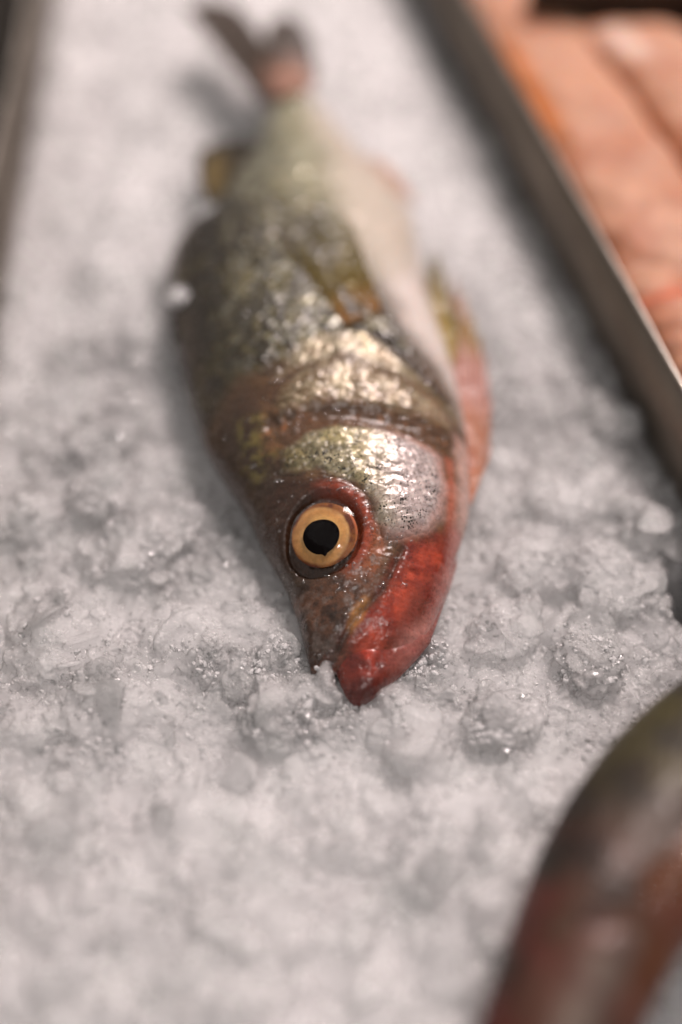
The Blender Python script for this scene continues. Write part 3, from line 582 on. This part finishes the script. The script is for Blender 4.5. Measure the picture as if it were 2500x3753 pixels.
def pect_col(s, l, ph, x, y):
    c = np.repeat(lin(110, 94, 36)[None, :], len(s), 0); c = paint(c, smooth(.45, .05, l), lin(138, 92, 42)); c = paint(c, smooth(.10, .0, l), lin(64, 44, 30))
    c = paint(c, smooth(.5, 1, l), lin(104, 100, 62), .8); c = paint(c, smooth(.45, .75, fbm(x, y, 5, 161, 3) * .5 + .5), lin(74, 62, 34), .6); c = paint(c, smooth(.5, .0, ph), lin(98, 80, 30), .6); c = paint(c, smooth(.86, 1, s), lin(66, 52, 34), .8); return c  # left edge painted dark for its shadow and a dark ray
z_of = lambda P, o: [(p[0], p[1], float(flank_z(np.array([p[0]]), np.array([p[1]]))[0]) + o) for p in P]
fin('pectoral_fin', z_of(SPOT['pectoral_base'], .3), z_of(SPOT['pectoral_tips'], .5), pect_col, curl=.5, nr=22, seed=11, ray=.28, frill=.30, clear=.9, fade=.85, thick=.2)
def pelv_col(s, l, ph, x, y):
    ym = smooth(SPOT['pelvic_base'][0][1], SPOT['pelvic_tips'][4][1], y)
    c = np.repeat(lin(182, 122, 92)[None, :], len(s), 0); c = paint(c, smooth(.2, .45, ym), lin(196, 146, 136)); c = paint(c, smooth(.55, .8, ym), lin(150, 122, 52)); c = paint(c, smooth(.86, 1, ym), lin(70, 62, 46), .8)
    c = paint(c, smooth(.5, .8, fbm(x, y, 6, 151, 3) * .5 + .5), lin(214, 170, 160), .7); c = paint(c, smooth(.55, .75, fbm(x, y * .4, 2.5, 152, 3) * .5 + .5), lin(160, 92, 66), .6)
    return paint(c, smooth(.5, 0, ph), lin(150, 84, 60), .4)
fin('pelvic_fin', SPOT['pelvic_base'], SPOT['pelvic_tips'], pelv_col, nr=14, clear=.6, frill=.12, seed=12, curl=1.5)
def pelv2_col(s, l, ph, x, y):
    c = np.repeat(lin(160, 136, 70)[None, :], len(s), 0); c = paint(c, smooth(.4, 1, l), lin(120, 112, 92)); return paint(c, smooth(.5, 0, ph), lin(84, 74, 56), .6)
fin('pelvic_fin', SPOT['pelvic2_base'], SPOT['pelvic2_tips'], pelv2_col, nr=6, frill=.2, seed=13, curl=1.0)
def dors_col(s, l, ph, x, y):
    c = np.repeat(lin(50, 42, 31)[None, :], len(s), 0); c = paint(c, smooth(.25, .5, l) * smooth(.95, .7, l) * smooth(.2, .5, s) * smooth(1, .8, s), lin(128, 106, 54), .8)
    return paint(c, smooth(.5, 0, ph), lin(40, 34, 26), .7)
fin('soft_dorsal_fin', SPOT['sdorsal_base'], SPOT['sdorsal_tips'], dors_col, nr=10, clear=.25, frill=.08, seed=14)
fin('spiny_dorsal_fin', SPOT['spiny_base'], SPOT['spiny_tips'], lambda s, l, ph, x, y: paint(np.repeat(lin(52, 44, 34)[None, :], len(s), 0), smooth(.4, 1, ph), lin(78, 66, 50), .6), nr=9, frill=.35, seed=15)
fin('anal_fin', SPOT['anal_base'], SPOT['anal_tips'], lambda s, l, ph, x, y: paint(np.repeat(lin(196, 160, 140)[None, :], len(s), 0), smooth(.5, 0, ph), lin(150, 110, 92), .6), nr=8, seed=16)
def tail_col(s, l, ph, x, y):
    c = np.repeat(lin(176, 136, 118)[None, :], len(s), 0); dk = np.clip(smooth(.25, .6, l) + smooth(.34, .15, s), 0, 1); c = paint(c, dk, lin(46, 40, 32), .95)
    c = paint(c, smooth(.30, .45, s) * smooth(.60, .45, s) * smooth(.4, .7, l), lin(120, 112, 100), .7)
    return paint(c, smooth(.5, 0, ph), lin(80, 60, 48), .45)
fin('tail_fin', SPOT['tail_base'], SPOT['tail_out'], tail_col, nr=26, frill=.05, ray=.5, clear=.2, seed=17)

# ------------------------------------------------------------------ crushed ice
def axis_pts(lo, f0, f1, hi, fine, coarse):
    return np.concatenate([np.arange(lo, f0, coarse), np.arange(f0, f1, fine), np.arange(f1, hi, coarse)])
xs = axis_pts(-180, -112, 112, 180, .45, 1.3); ys = axis_pts(-210, -120, 130, 330, .45, .9)
X, Y = np.meshgrid(xs, ys)
ice0 = 1.9 * fbm(X, Y, 55, 601, 3) + 1.5 * fbm(X, Y, 24, 602, 2) - 3.6
WX = 2.6 * fbm(X, Y, 7, 611, 4) + .8 * fbm(X, Y, 1.8, 612, 2); WY = 2.6 * fbm(X, Y, 7, 613, 4) + .8 * fbm(X, Y, 1.8, 614, 2)
Zi = ice0.copy()
def stamp(cx, cy, ra, rb_, ang, rise, off, p=1.3, tilt=(0, 0), z=None):
    R = max(ra, rb_) * 1.25 + 3; i0, i1 = np.searchsorted(ys, (cy - R, cy + R)); j0, j1 = np.searchsorted(xs, (cx - R, cx + R))
    if i1 - i0 < 2 or j1 - j0 < 2: return
    sx = X[i0:i1, j0:j1] - cx + WX[i0:i1, j0:j1]; sy = Y[i0:i1, j0:j1] - cy + WY[i0:i1, j0:j1]
    a = (sx * math.cos(ang) + sy * math.sin(ang)) / ra; b = (-sx * math.sin(ang) + sy * math.cos(ang)) / rb_
    q = np.clip(1 - (a * a + b * b) ** p, 0, None)
    zc = ice0[min((i0 + i1) // 2, len(ys) - 1), min((j0 + j1) // 2, len(xs) - 1)] if z is None else z
    h = zc + off + rise * q ** .5 + (a * tilt[0] + b * tilt[1]) * rise
    Zi[i0:i1, j0:j1] = np.where(q > 0, np.maximum(Zi[i0:i1, j0:j1], h), Zi[i0:i1, j0:j1])
N = 5200; rad = 2.6 + 7.5 * rng.random(N) ** 3.2
for i in range(N):
    r = rad[i]; stamp(rng.uniform(-170, 170), rng.uniform(-225, 330), r, r * rng.uniform(.55, 1), rng.uniform(0, 3.14), min(r * rng.uniform(.2, .42), 2.4), rng.uniform(-1.5, .4) - .1 * r, rng.uniform(1.6, 4.5), (rng.uniform(-.55, .55), rng.uniform(-.55, .55)))
for (cx, cy, ra, rb_, ang, rise, off) in BIG: stamp(cx, cy, ra, rb_, ang, rise * .8, off, 3.0, (rng.uniform(-.3, .3), rng.uniform(-.35, .1)), -3.0)
# pit in the ice beside the right divider, hollow melted round the head
PX, PY = SPOT['ice_pit'][0][:2]
# granular patches
mask = smooth(.02, .28, fbm(X, Y, 16, 621, 3))
Nb = 30000; bx = rng.uniform(-112, 112, Nb); by = rng.uniform(-120, 130, Nb); br = .45 + .85 * rng.random(Nb) ** 2
bi = np.clip(np.searchsorted(ys, by), 0, len(ys) - 1); bj = np.clip(np.searchsorted(xs, bx), 0, len(xs) - 1); ok = rng.random(Nb) < (.12 + .88 * mask[bi, bj])
for i in np.nonzero(ok)[0]:
    r = br[i]; i0, i1 = np.searchsorted(ys, (by[i] - r, by[i] + r)); j0, j1 = np.searchsorted(xs, (bx[i] - r, bx[i] + r))
    q = 1 - ((X[i0:i1, j0:j1] - bx[i]) ** 2 + (Y[i0:i1, j0:j1] - by[i]) ** 2) / (r * r)
    zc = Zi[bi[i], bj[i]]; h = zc + .1 * r + r * .75 * np.sqrt(np.clip(q, 0, None)); Zi[i0:i1, j0:j1] = np.where(q > 0, np.maximum(Zi[i0:i1, j0:j1], np.minimum(h, zc + r)), Zi[i0:i1, j0:j1])
Zi += .28 * fbm(X, Y, 2.4, 631, 3) + (.10 + .14 * mask) * fbm(X, Y, 1.1, 632, 2)
# keep the ice under the fish bodies, slightly melted away from their edges
def sink(R, Z):
    l, r, z, t = R['f'](np.clip(ys, R['t0'], R['t1'])); inside = (ys > R['t0'] - 1) & (ys < R['t1'] + 2)
    d = np.maximum(l[:, None] - X, X - r[:, None]); cap = (z - .35 * t)[:, None] + np.clip(d, -4, 40) * .55
    return np.where(inside[:, None], np.minimum(Z, np.where(d < 14, cap + 1.2 * fbm(X, Y, 4, 641, 3), 1e3)), Z)
Zi = sink(RB, Zi)
lj = sdf([(p[1], p[0]) for p in JAW_ROWS] + [(p[2], p[0]) for p in JAW_ROWS[::-1]], X, Y)
Zi = np.where(lj < 4, np.minimum(Zi, -1.2 + np.clip(lj, -3, 9) * .8), Zi)
for (cx, cy, ra, rb_, ang, rise, z) in NEAR: stamp(cx, cy, ra, rb_, ang, rise, 0, 1.6, (0, 0), z)
Zi -= 20 * smooth(7.5, 2.5, np.hypot((X - PX - 3) * 1.0, (Y - PY) * .55) + 2.2 * fbm(X, Y, 6, 652, 3))
sR = side(RA, RN, X, Y); sL = side(LA, LN, X, Y)
Zi += 3.0 * smooth(10, 0, sR) * (fbm(X, Y, 12, 651, 2)) - 4.5 * smooth(16, 1, sR)
keep = (sR > -.6) & (sL > -.6)
F = grid_faces(len(ys), len(xs)); F = F[keep.ravel()[F].all(1)]
V = np.stack([X, Y, Zi], -1).reshape(-1, 3); used = np.unique(F); mp = np.full(len(V), -1); mp[used] = np.arange(len(used)); F = mp[F]; V = V[used]
# loose clear beads of melting ice on the granular patches
import bmesh
bm = bmesh.new(); bmesh.ops.create_icosphere(bm, subdivisions=1, radius=1); bm.verts.ensure_lookup_table()
sv = np.array([v.co for v in bm.verts]); sf = np.array([[v.index for v in f.verts] for f in bm.faces]); bm.free()
Nb = 46000; bx = rng.uniform(-95, 100, Nb); by = rng.uniform(-75, 70, Nb); bi = np.clip(np.searchsorted(ys, by), 0, len(ys) - 1); bj = np.clip(np.searchsorted(xs, bx), 0, len(xs) - 1)
ok = (rng.random(Nb) < .10 + .75 * mask[bi, bj]) & keep[bi, bj]
l, r, z, t = RB['f'](np.clip(by, RB['t0'], RB['t1'])); ok &= ~((bx > l - 1) & (bx < r + 1) & (by > RB['t0']) & (by < RB['t1']))
bx, by, bi, bj = bx[ok], by[ok], bi[ok], bj[ok]; br = .28 + .6 * rng.random(len(bx)) ** 2.5
st = br[:, None, None] * (1 + .25 * rng.standard_normal((len(bx), 1, 3))); a1, a2 = rng.uniform(0, 6.28, len(bx)), rng.uniform(0, 3.14, len(bx)); z0 = 0 * a1
Rz = np.stack([np.cos(a1), -np.sin(a1), z0, np.sin(a1), np.cos(a1), z0, z0, z0, z0 + 1], 1).reshape(-1, 3, 3); Rx = np.stack([z0 + 1, z0, z0, z0, np.cos(a2), -np.sin(a2), z0, np.sin(a2), np.cos(a2)], 1).reshape(-1, 3, 3)
bv = np.einsum('nij,nvj->nvi', Rx @ Rz, sv[None] * st * (1 + .18 * rng.standard_normal((len(bx), len(sv), 1)))) + np.stack([bx, by, Zi[bi, bj] + br * .3], 1)[:, None, :]
bf = sf[None] + (np.arange(len(bx)) * len(sv))[:, None, None] + len(V)
# translucent flakes: convex chips cut by random planes, heaped on the bed
def ico(n):
    bm = bmesh.new(); bmesh.ops.create_icosphere(bm, subdivisions=n, radius=1); bm.verts.ensure_lookup_table()
    v = np.array([q.co for q in bm.verts]); f = np.array([[q.index for q in p.verts] for p in bm.faces]); bm.free(); return v, f
def flakes(cx, cy, cz, rad, sub, flat, seed):
    v, f = ico(sub); n = len(cx); g = np.random.default_rng(seed)
    K = 9; nrm = g.standard_normal((n, K, 3)); nrm /= np.linalg.norm(nrm, axis=2, keepdims=True); hk = g.uniform(.42, 1.0, (n, K))
    inv = np.full((n, len(v)), 0.95 ** 22)
    for q in range(K): inv += np.clip(nrm[:, q] @ v.T / hk[:, q:q + 1], 0, None) ** 22
    r = inv ** (-1 / 22.)
    r = r * (1 + .06 * fbm(v[None, :, 0] * 2 + cx[:, None], v[None, :, 1] * 2 + v[None, :, 2] * 2.6 + cy[:, None], .55, seed, 3))
    P = v[None] * r[..., None] * np.stack([np.ones(n), g.uniform(.6, 1, n), flat], 1)[:, None, :]
    a, t1, t2 = g.uniform(0, 6.28, n), g.normal(0, .33, n), g.normal(0, .33, n)
    ca, sa, z = np.cos(a), np.sin(a), np.zeros(n)
    Rz = np.stack([ca, -sa, z, sa, ca, z, z, z, z + 1], 1).reshape(n, 3, 3); Rx = np.stack([z + 1, z, z, z, np.cos(t1), -np.sin(t1), z, np.sin(t1), np.cos(t1)], 1).reshape(n, 3, 3); Ry = np.stack([np.cos(t2), z, np.sin(t2), z, z + 1, z, -np.sin(t2), z, np.cos(t2)], 1).reshape(n, 3, 3)
    P = np.einsum('nij,nvj->nvi', Ry @ Rx @ Rz, P) * rad[:, None, None] + np.stack([cx, cy, cz], 1)[:, None, :]
    return P.reshape(-1, 3), (f[None] + (np.arange(n) * len(v))[:, None, None]).reshape(-1, 3)
ICE_VOXEL = .36; CORE_DEPTH = 4.2
N = 30000; fx = rng.uniform(-125, 130, N); fy = rng.uniform(-190, 300, N) ; fy[:20000] = rng.uniform(-70, 90, 20000); fr_ = .75 + 1.1 * rng.random(N) + 3.6 * rng.random(N) ** 9

fr_[-1100:] = 3.0 + 5.0 * rng.random(1100) ** 1.8; fy[-1100:] = rng.uniform(-120, 200, 1100)
for (cx, cy, ra, rb_, ang, rise, off) in BIG:
    fx = np.append(fx, cx); fy = np.append(fy, cy); fr_ = np.append(fr_, (ra + rb_) * .42)
fi = np.clip(np.searchsorted(ys, fy), 0, len(ys) - 1); fj = np.clip(np.searchsorted(xs, fx), 0, len(xs) - 1)
l, r, z, t = RB['f'](np.clip(fy, RB['t0'], RB['t1'])); inb = (fy > RB['t0'] - 4) & (fy < RB['t1'] + 22); dfi = np.maximum(l - fx, fx - r)
dj = sdf([(p[1], p[0]) for p in JAW_ROWS] + [(p[2], p[0]) for p in JAW_ROWS[::-1]], fx, fy)
ok = (side(RA, RN, fx, fy) > fr_ * .8) & (side(LA, LN, fx, fy) > fr_ * .8) & ~(inb & (dfi < fr_ * .75)) & (dj > fr_ * .7) & (np.hypot(fx - PX - 3, (fy - PY) * .55) > 7)
fx, fy, fr_, fi, fj = fx[ok], fy[ok], fr_[ok], fi[ok], fj[ok]; flat = np.where(fr_ > 2.2, rng.uniform(.16, .32, len(fx)), rng.uniform(.5, 1.0, len(fx))); fz = Zi[fi, fj] - rng.uniform(.0, .8, len(fx)) * fr_ * flat + .2
big = fr_ > 2.4; Vs, Fs, o_ = [], [], 0
for sel, sub, sd in ((big, 4, 51), (~big, 2, 52)):
    P, f = flakes(fx[sel], fy[sel], fz[sel], fr_[sel], sub, flat[sel], sd); Vs.append(P); Fs.append(f + o_); o_ += len(P)
# closed bed (top, underside) + flakes, fused into one skin by a voxel remesh
nb_ = len(V); low = V.copy(); low[:, 2] = -29.0
E_ = np.concatenate([F[:, [0, 1]], F[:, [1, 2]], F[:, [2, 3]], F[:, [3, 0]]]); ky = np.sort(E_, 1).astype(np.int64); ky = ky[:, 0] * nb_ + ky[:, 1]
_, inv_, cn_ = np.unique(ky, return_inverse=True, return_counts=True); Bd = E_[cn_[inv_] == 1]
V0 = np.concatenate([V, low] + Vs); F0 = [F, (F + nb_)[:, ::-1], np.stack([Bd[:, 1], Bd[:, 0], Bd[:, 0] + nb_, Bd[:, 1] + nb_], 1)] + [f + 2 * nb_ for f in Fs]
ice = mesh_obj('crushed_ice', V0, F0, M_ICE, kind='stuff')
md = ice.modifiers.new('fuse', 'REMESH'); md.mode = 'VOXEL'; md.voxel_size = ICE_VOXEL * MM; md.use_smooth_shade = True
fused = bpy.data.meshes.new_from_object(ice.evaluated_get(bpy.context.evaluated_depsgraph_get())); ice.modifiers.clear(); old = ice.data; ice.data = fused; bpy.data.meshes.remove(old); fused.name = 'crushed_ice'
fused.materials.clear(); fused.materials.append(M_ICE)
print('ice faces', len(fused.polygons))
blur = Zi.copy()
for _ in range(14):
    blur[1:-1] = (blur[:-2] + blur[1:-1] * 2 + blur[2:]) / 4; blur[:, 1:-1] = (blur[:, :-2] + blur[:, 1:-1] * 2 + blur[:, 2:]) / 4
core = np.minimum(blur, Zi) - CORE_DEPTH; kc = (sR > 1.5) & (sL > 1.5); Xc, Yc, Zc, kc = X[::3, ::3], Y[::3, ::3], core[::3, ::3], kc[::3, ::3]
Fc = grid_faces(*Xc.shape); mesh_obj('ice_bounce_core', np.stack([Xc, Yc, Zc], -1).reshape(-1, 3), Fc[kc.ravel()[Fc].all(1)], bounce_core_material(), kind='structure')  # white core added under the ice surface to bounce light back
mesh_obj('ice_beads', bv.reshape(-1, 3), bf.reshape(-1, 3) - len(V), M_BEAD, kind='stuff').data.polygons.foreach_set('use_smooth', np.zeros(len(bf.reshape(-1, 3)), bool))
print('flakes', len(fx), big.sum(), 'beads', len(bx))

# ------------------------------------------------------------------ general loft between two edge lines
def loft_between(Lp, Rp, T, n, m, prof_p=2.2, prof_q=.6, low=.7, bump=None):
    Lp = np.array(Lp); Rp = np.array(Rp); k = np.linspace(0, 1, len(Lp)); t = np.linspace(0, 1, n)
    L = np.stack([curve(t, k, Lp[:, i], .06) for i in range(3)], 1); R = np.stack([curve(t, k, Rp[:, i], .06) for i in range(3)], 1); th_ = curve(t, k, T, .06)
    th = np.linspace(0, 2 * np.pi, m, endpoint=False); U = -np.cos(th); up = np.sin(th) >= -1e-9
    P = L[:, None, :] * (1 - U[None, :, None]) / 2 + R[:, None, :] * (1 + U[None, :, None]) / 2
    prof = np.clip(1 - np.abs(U) ** prof_p, 0, 1) ** prof_q * np.where(up, 1, -low)
    P[..., 2] += th_[:, None] * prof[None, :]
    if bump: P[..., 2] += bump(P[..., 0], P[..., 1], t[:, None] + 0 * U[None, :], U[None, :] + 0 * t[:, None]) * smooth(0, .4, np.sin(th))[None, :]
    F = [grid_faces(n, m, True), np.arange(m)[::-1][None, :], ((n - 1) * m + np.arange(m))[None, :]]
    return P.reshape(-1, 3), F, np.repeat(t, m), np.tile(U, n), L, R
# ------------------------------------------------------------------ second fish, close to the lens
fl_, fr_ = SPOT['fore_L'], SPOT['fore_R']; FO = ((fl_[8][0] + fr_[8][0]) / 2, (fl_[8][1] + fr_[8][1]) / 2, 0)
fish2 = empty('fish', FO, label='dark brown and orange fish, blurred, cut off by the lower right corner', category='fish')
T2 = np.interp(np.linspace(0, 1, len(fl_)), [0, .3, .6, .85, 1], [8, 13, 15, 12, 4])
V, F, t, U, L2, R2 = loft_between(fl_, fr_, T2, 300, 240, bump=lambda x, y, t, u: scales(x, y, 4, 3.4, -.5, .3, .12, 77)[0] * smooth(.75, .55, t) + .6 * fbm(x, y, 9, 701, 3))
x, y = V[:, 0], V[:, 1]; n1 = fbm(x, y, 16, 711, 3) * .5 + .5; n2 = fbm(x, y, 6, 712, 3) * .5 + .5
c = np.repeat(lin(78, 58, 38)[None, :], len(x), 0); c = paint(c, smooth(-.35, -.85, U), lin(48, 40, 28))
c = paint(c, smooth(.4, .6, n1) * smooth(.5, .2, t), lin(92, 82, 34), .8)
c = paint(c, smooth(.30, .65, t) * smooth(-.9, -.3, U), lin(108, 66, 42), .8); c = paint(c, smooth(.45, .65, n2) * smooth(.4, .6, t), lin(122, 52, 40), .7)
c = paint(c, smooth(.35, .8, U) * smooth(.9, .6, t), lin(140, 78, 34), .85); c = paint(c, smooth(.05, .2, U) * smooth(.4, .25, U) * smooth(.6, .2, t), lin(120, 108, 104), .6)
c = paint(c, smooth(.66, .8, t) * smooth(-.4, -.9, U) , lin(130, 44, 32), .8)
c = paint(c, smooth(.52, .7, fbm(x * .7, y, 9, 731, 3) * .5 + .5), lin(40, 30, 22), .7); c = paint(c, smooth(.56, .72, fbm(x, y * .6, 11, 741, 3) * .5 + .5) * smooth(.3, .5, t), lin(150, 90, 78), .45); c = c * .5; mesh_obj('body', V, F, M_SKIN2, fish2, FO, dict(Col=c, Silver=.2 + 0 * x, Speck=0 * x))
# its gill cover: a raised plate following the loft, and a fin
V2, F2, t, U, _, _ = loft_between([tuple(a * .82 + b * .18) for a, b in zip(L2[185:250], R2[185:250])], [tuple(a * .12 + b * .88) for a, b in zip(L2[185:250], R2[185:250])], np.interp(np.linspace(0, 1, 65), [0, .2, 1], [14, 15.6, 13.5]), 80, 80, 3, .8, .2)
x, y = V2[:, 0], V2[:, 1]; c = np.repeat(lin(118, 92, 84)[None, :], len(x), 0); c = paint(c, smooth(.45, .65, fbm(x, y, 9, 721, 3) * .5 + .5), lin(150, 134, 120), .7); c = paint(c, smooth(.2, -.6, U), lin(120, 66, 44), .7) * .6
mesh_obj('gill_cover', V2, F2, M_SKIN2, fish2, FO, dict(Col=c, Silver=.5 + 0 * x, Speck=0 * x))
pb = [tuple(L2[i] * .45 + R2[i] * .55 + np.array([0, 0, 14])) for i in (168, 182)]; pt = [tuple(L2[i] * (1 - q) + R2[i] * q + np.array([0, 0, zz])) for i, q, zz in ((92, .62, 14), (100, .74, 12), (116, .85, 10), (140, .9, 8))]
fin('pectoral_fin', pb, pt, lambda s, l, ph, x, y: paint(np.repeat(lin(112, 62, 26)[None, :], len(s), 0), smooth(.5, 0, ph), lin(74, 42, 22), .6), parent=fish2, nr=12, seed=31, org=FO, curl=2)

# ------------------------------------------------------------------ orange fillets behind the right divider
k = NT('salmon_flesh'); c = k.attr('Col')
k.l(k.mix(.35, c, k.ramp(k.noise(160, 4), .3, .7, (.6, .6, .6, 1), (1.3, 1.3, 1.3, 1)), 'MULTIPLY'), k.b.inputs['Base Color'])
k.set(Roughness=.55, Specular_IOR_Level=.3, Subsurface_Weight=.5, Subsurface_Radius=(1, .45, .25), Subsurface_Scale=.004)
k.l(k.bump(k.noise(300, 3), .0005, .6), k.b.inputs['Normal']); M_SAL = k.m
def fillet(Lp, Rp, T, label, seed, accent=None):
    Lp = np.array(Lp); Rp = np.array(Rp); o = (*((Lp[len(Lp) // 2] + Rp[len(Rp) // 2])[:2] / 2), -2)
    def bump(x, y, t, u): return 1.6 * fbm(x, y, 22, seed, 3) + .8 * np.sin(t * 46 + 3.0 * np.abs(u) + 1.5 * fbm(x, y, 25, seed + 1, 2)) * .35
    V, F, t, U, _, _ = loft_between(Lp, Rp, T, 220, 140, 3.0, .55, 1.4, bump); x, y = V[:, 0], V[:, 1]
    c = np.repeat(lin(190, 142, 116)[None, :], len(x), 0); n1 = fbm(x, y, 18, seed + 2, 3) * .5 + .5
    band = smooth(.72, 1.0, np.sin(t * 46 + 3.0 * np.abs(U) + 1.5 * fbm(x, y, 25, seed + 1, 2)))
    c = paint(c, band, lin(190, 150, 130), .35); c = paint(c, smooth(.5, .8, n1), lin(166, 104, 76), .6)
    c = paint(c, smooth(.80, 1.0, np.abs(U)), lin(160, 86, 42), .8)  # edges painted darker orange for the shadow in the gaps
    if accent: c = accent(c, x, y, t, U)
    return mesh_obj('salmon_fillet', V, F, M_SAL, None, o, dict(Col=c), label=label, category='fish fillet', group='orange fillets beside the divider')
def accA(c, x, y, t, U): return paint(c, smooth(-.55, -.85, U) * smooth(.2, .35, t) * smooth(.62, .5, t), lin(214, 120, 40), .85)
fillet(SPOT['filA_L'], SPOT['filA_R'], [6, 8, 8, 8, 8, 6], 'long pale orange fillet lying right along the right steel divider', 801, accA)
def accB(c, x, y, t, U): return paint(c, smooth(-.2, -.5, U) * smooth(-.9, -.6, U) * smooth(.05, .1, t) * smooth(.42, .3, t), lin(226, 200, 186), .8)  # white highlight painted near the left edge of the fillet
fillet(SPOT['filB_L'], SPOT['filB_R'], [6, 9, 9, 9, 7], 'fillet in the upper right corner with a white highlight painted on its edge', 821, accB)
def accC(c, x, y, t, U): return paint(c, np.exp(-((t - .22 + .02 * U) / .05) ** 2), lin(190, 96, 66), .6)
fillet(SPOT['filC_L'], SPOT['filC_R'], [6, 9, 9, 7], 'lowest fillet by the divider, crossed by a red streak', 841, accC)
bp = SPOT['back_panel']; box('rear_panel', bp[0][0], bp[1][0] + 60, bp[0][1], bp[0][1] + 3, -30, 34, M_DARK, label='dark panel behind the fillets at the top right corner', category='dark panel')  # dark upright box along the dark edge behind the fillets

# ------------------------------------------------------------------ ice chips stuck to the fish
for i, (x0, y0, z0, r, lab) in enumerate(CHIPS):
    th, ph = np.meshgrid(np.linspace(0, np.pi, 40), np.linspace(0, 2 * np.pi, 60, endpoint=False), indexing='ij')
    d = np.stack([np.sin(th) * np.cos(ph), np.sin(th) * np.sin(ph), np.cos(th)], -1); q = 1 + .22 * fbm(d[..., 0] * 3 + i * 9, d[..., 1] * 3 + d[..., 2] * 2, 1.3, 901 + i, 3)
    P = (d * np.array(r) * q[..., None]).reshape(-1, 3) + np.array([x0, y0, z0]); F = grid_faces(40, 60, True)
    mesh_obj('ice_chip', P, F, M_BEAD if i < 2 else M_ICE, None, (x0, y0, z0 - r[2]), label=lab, category='ice chip', group='ice chips stuck to the fish')
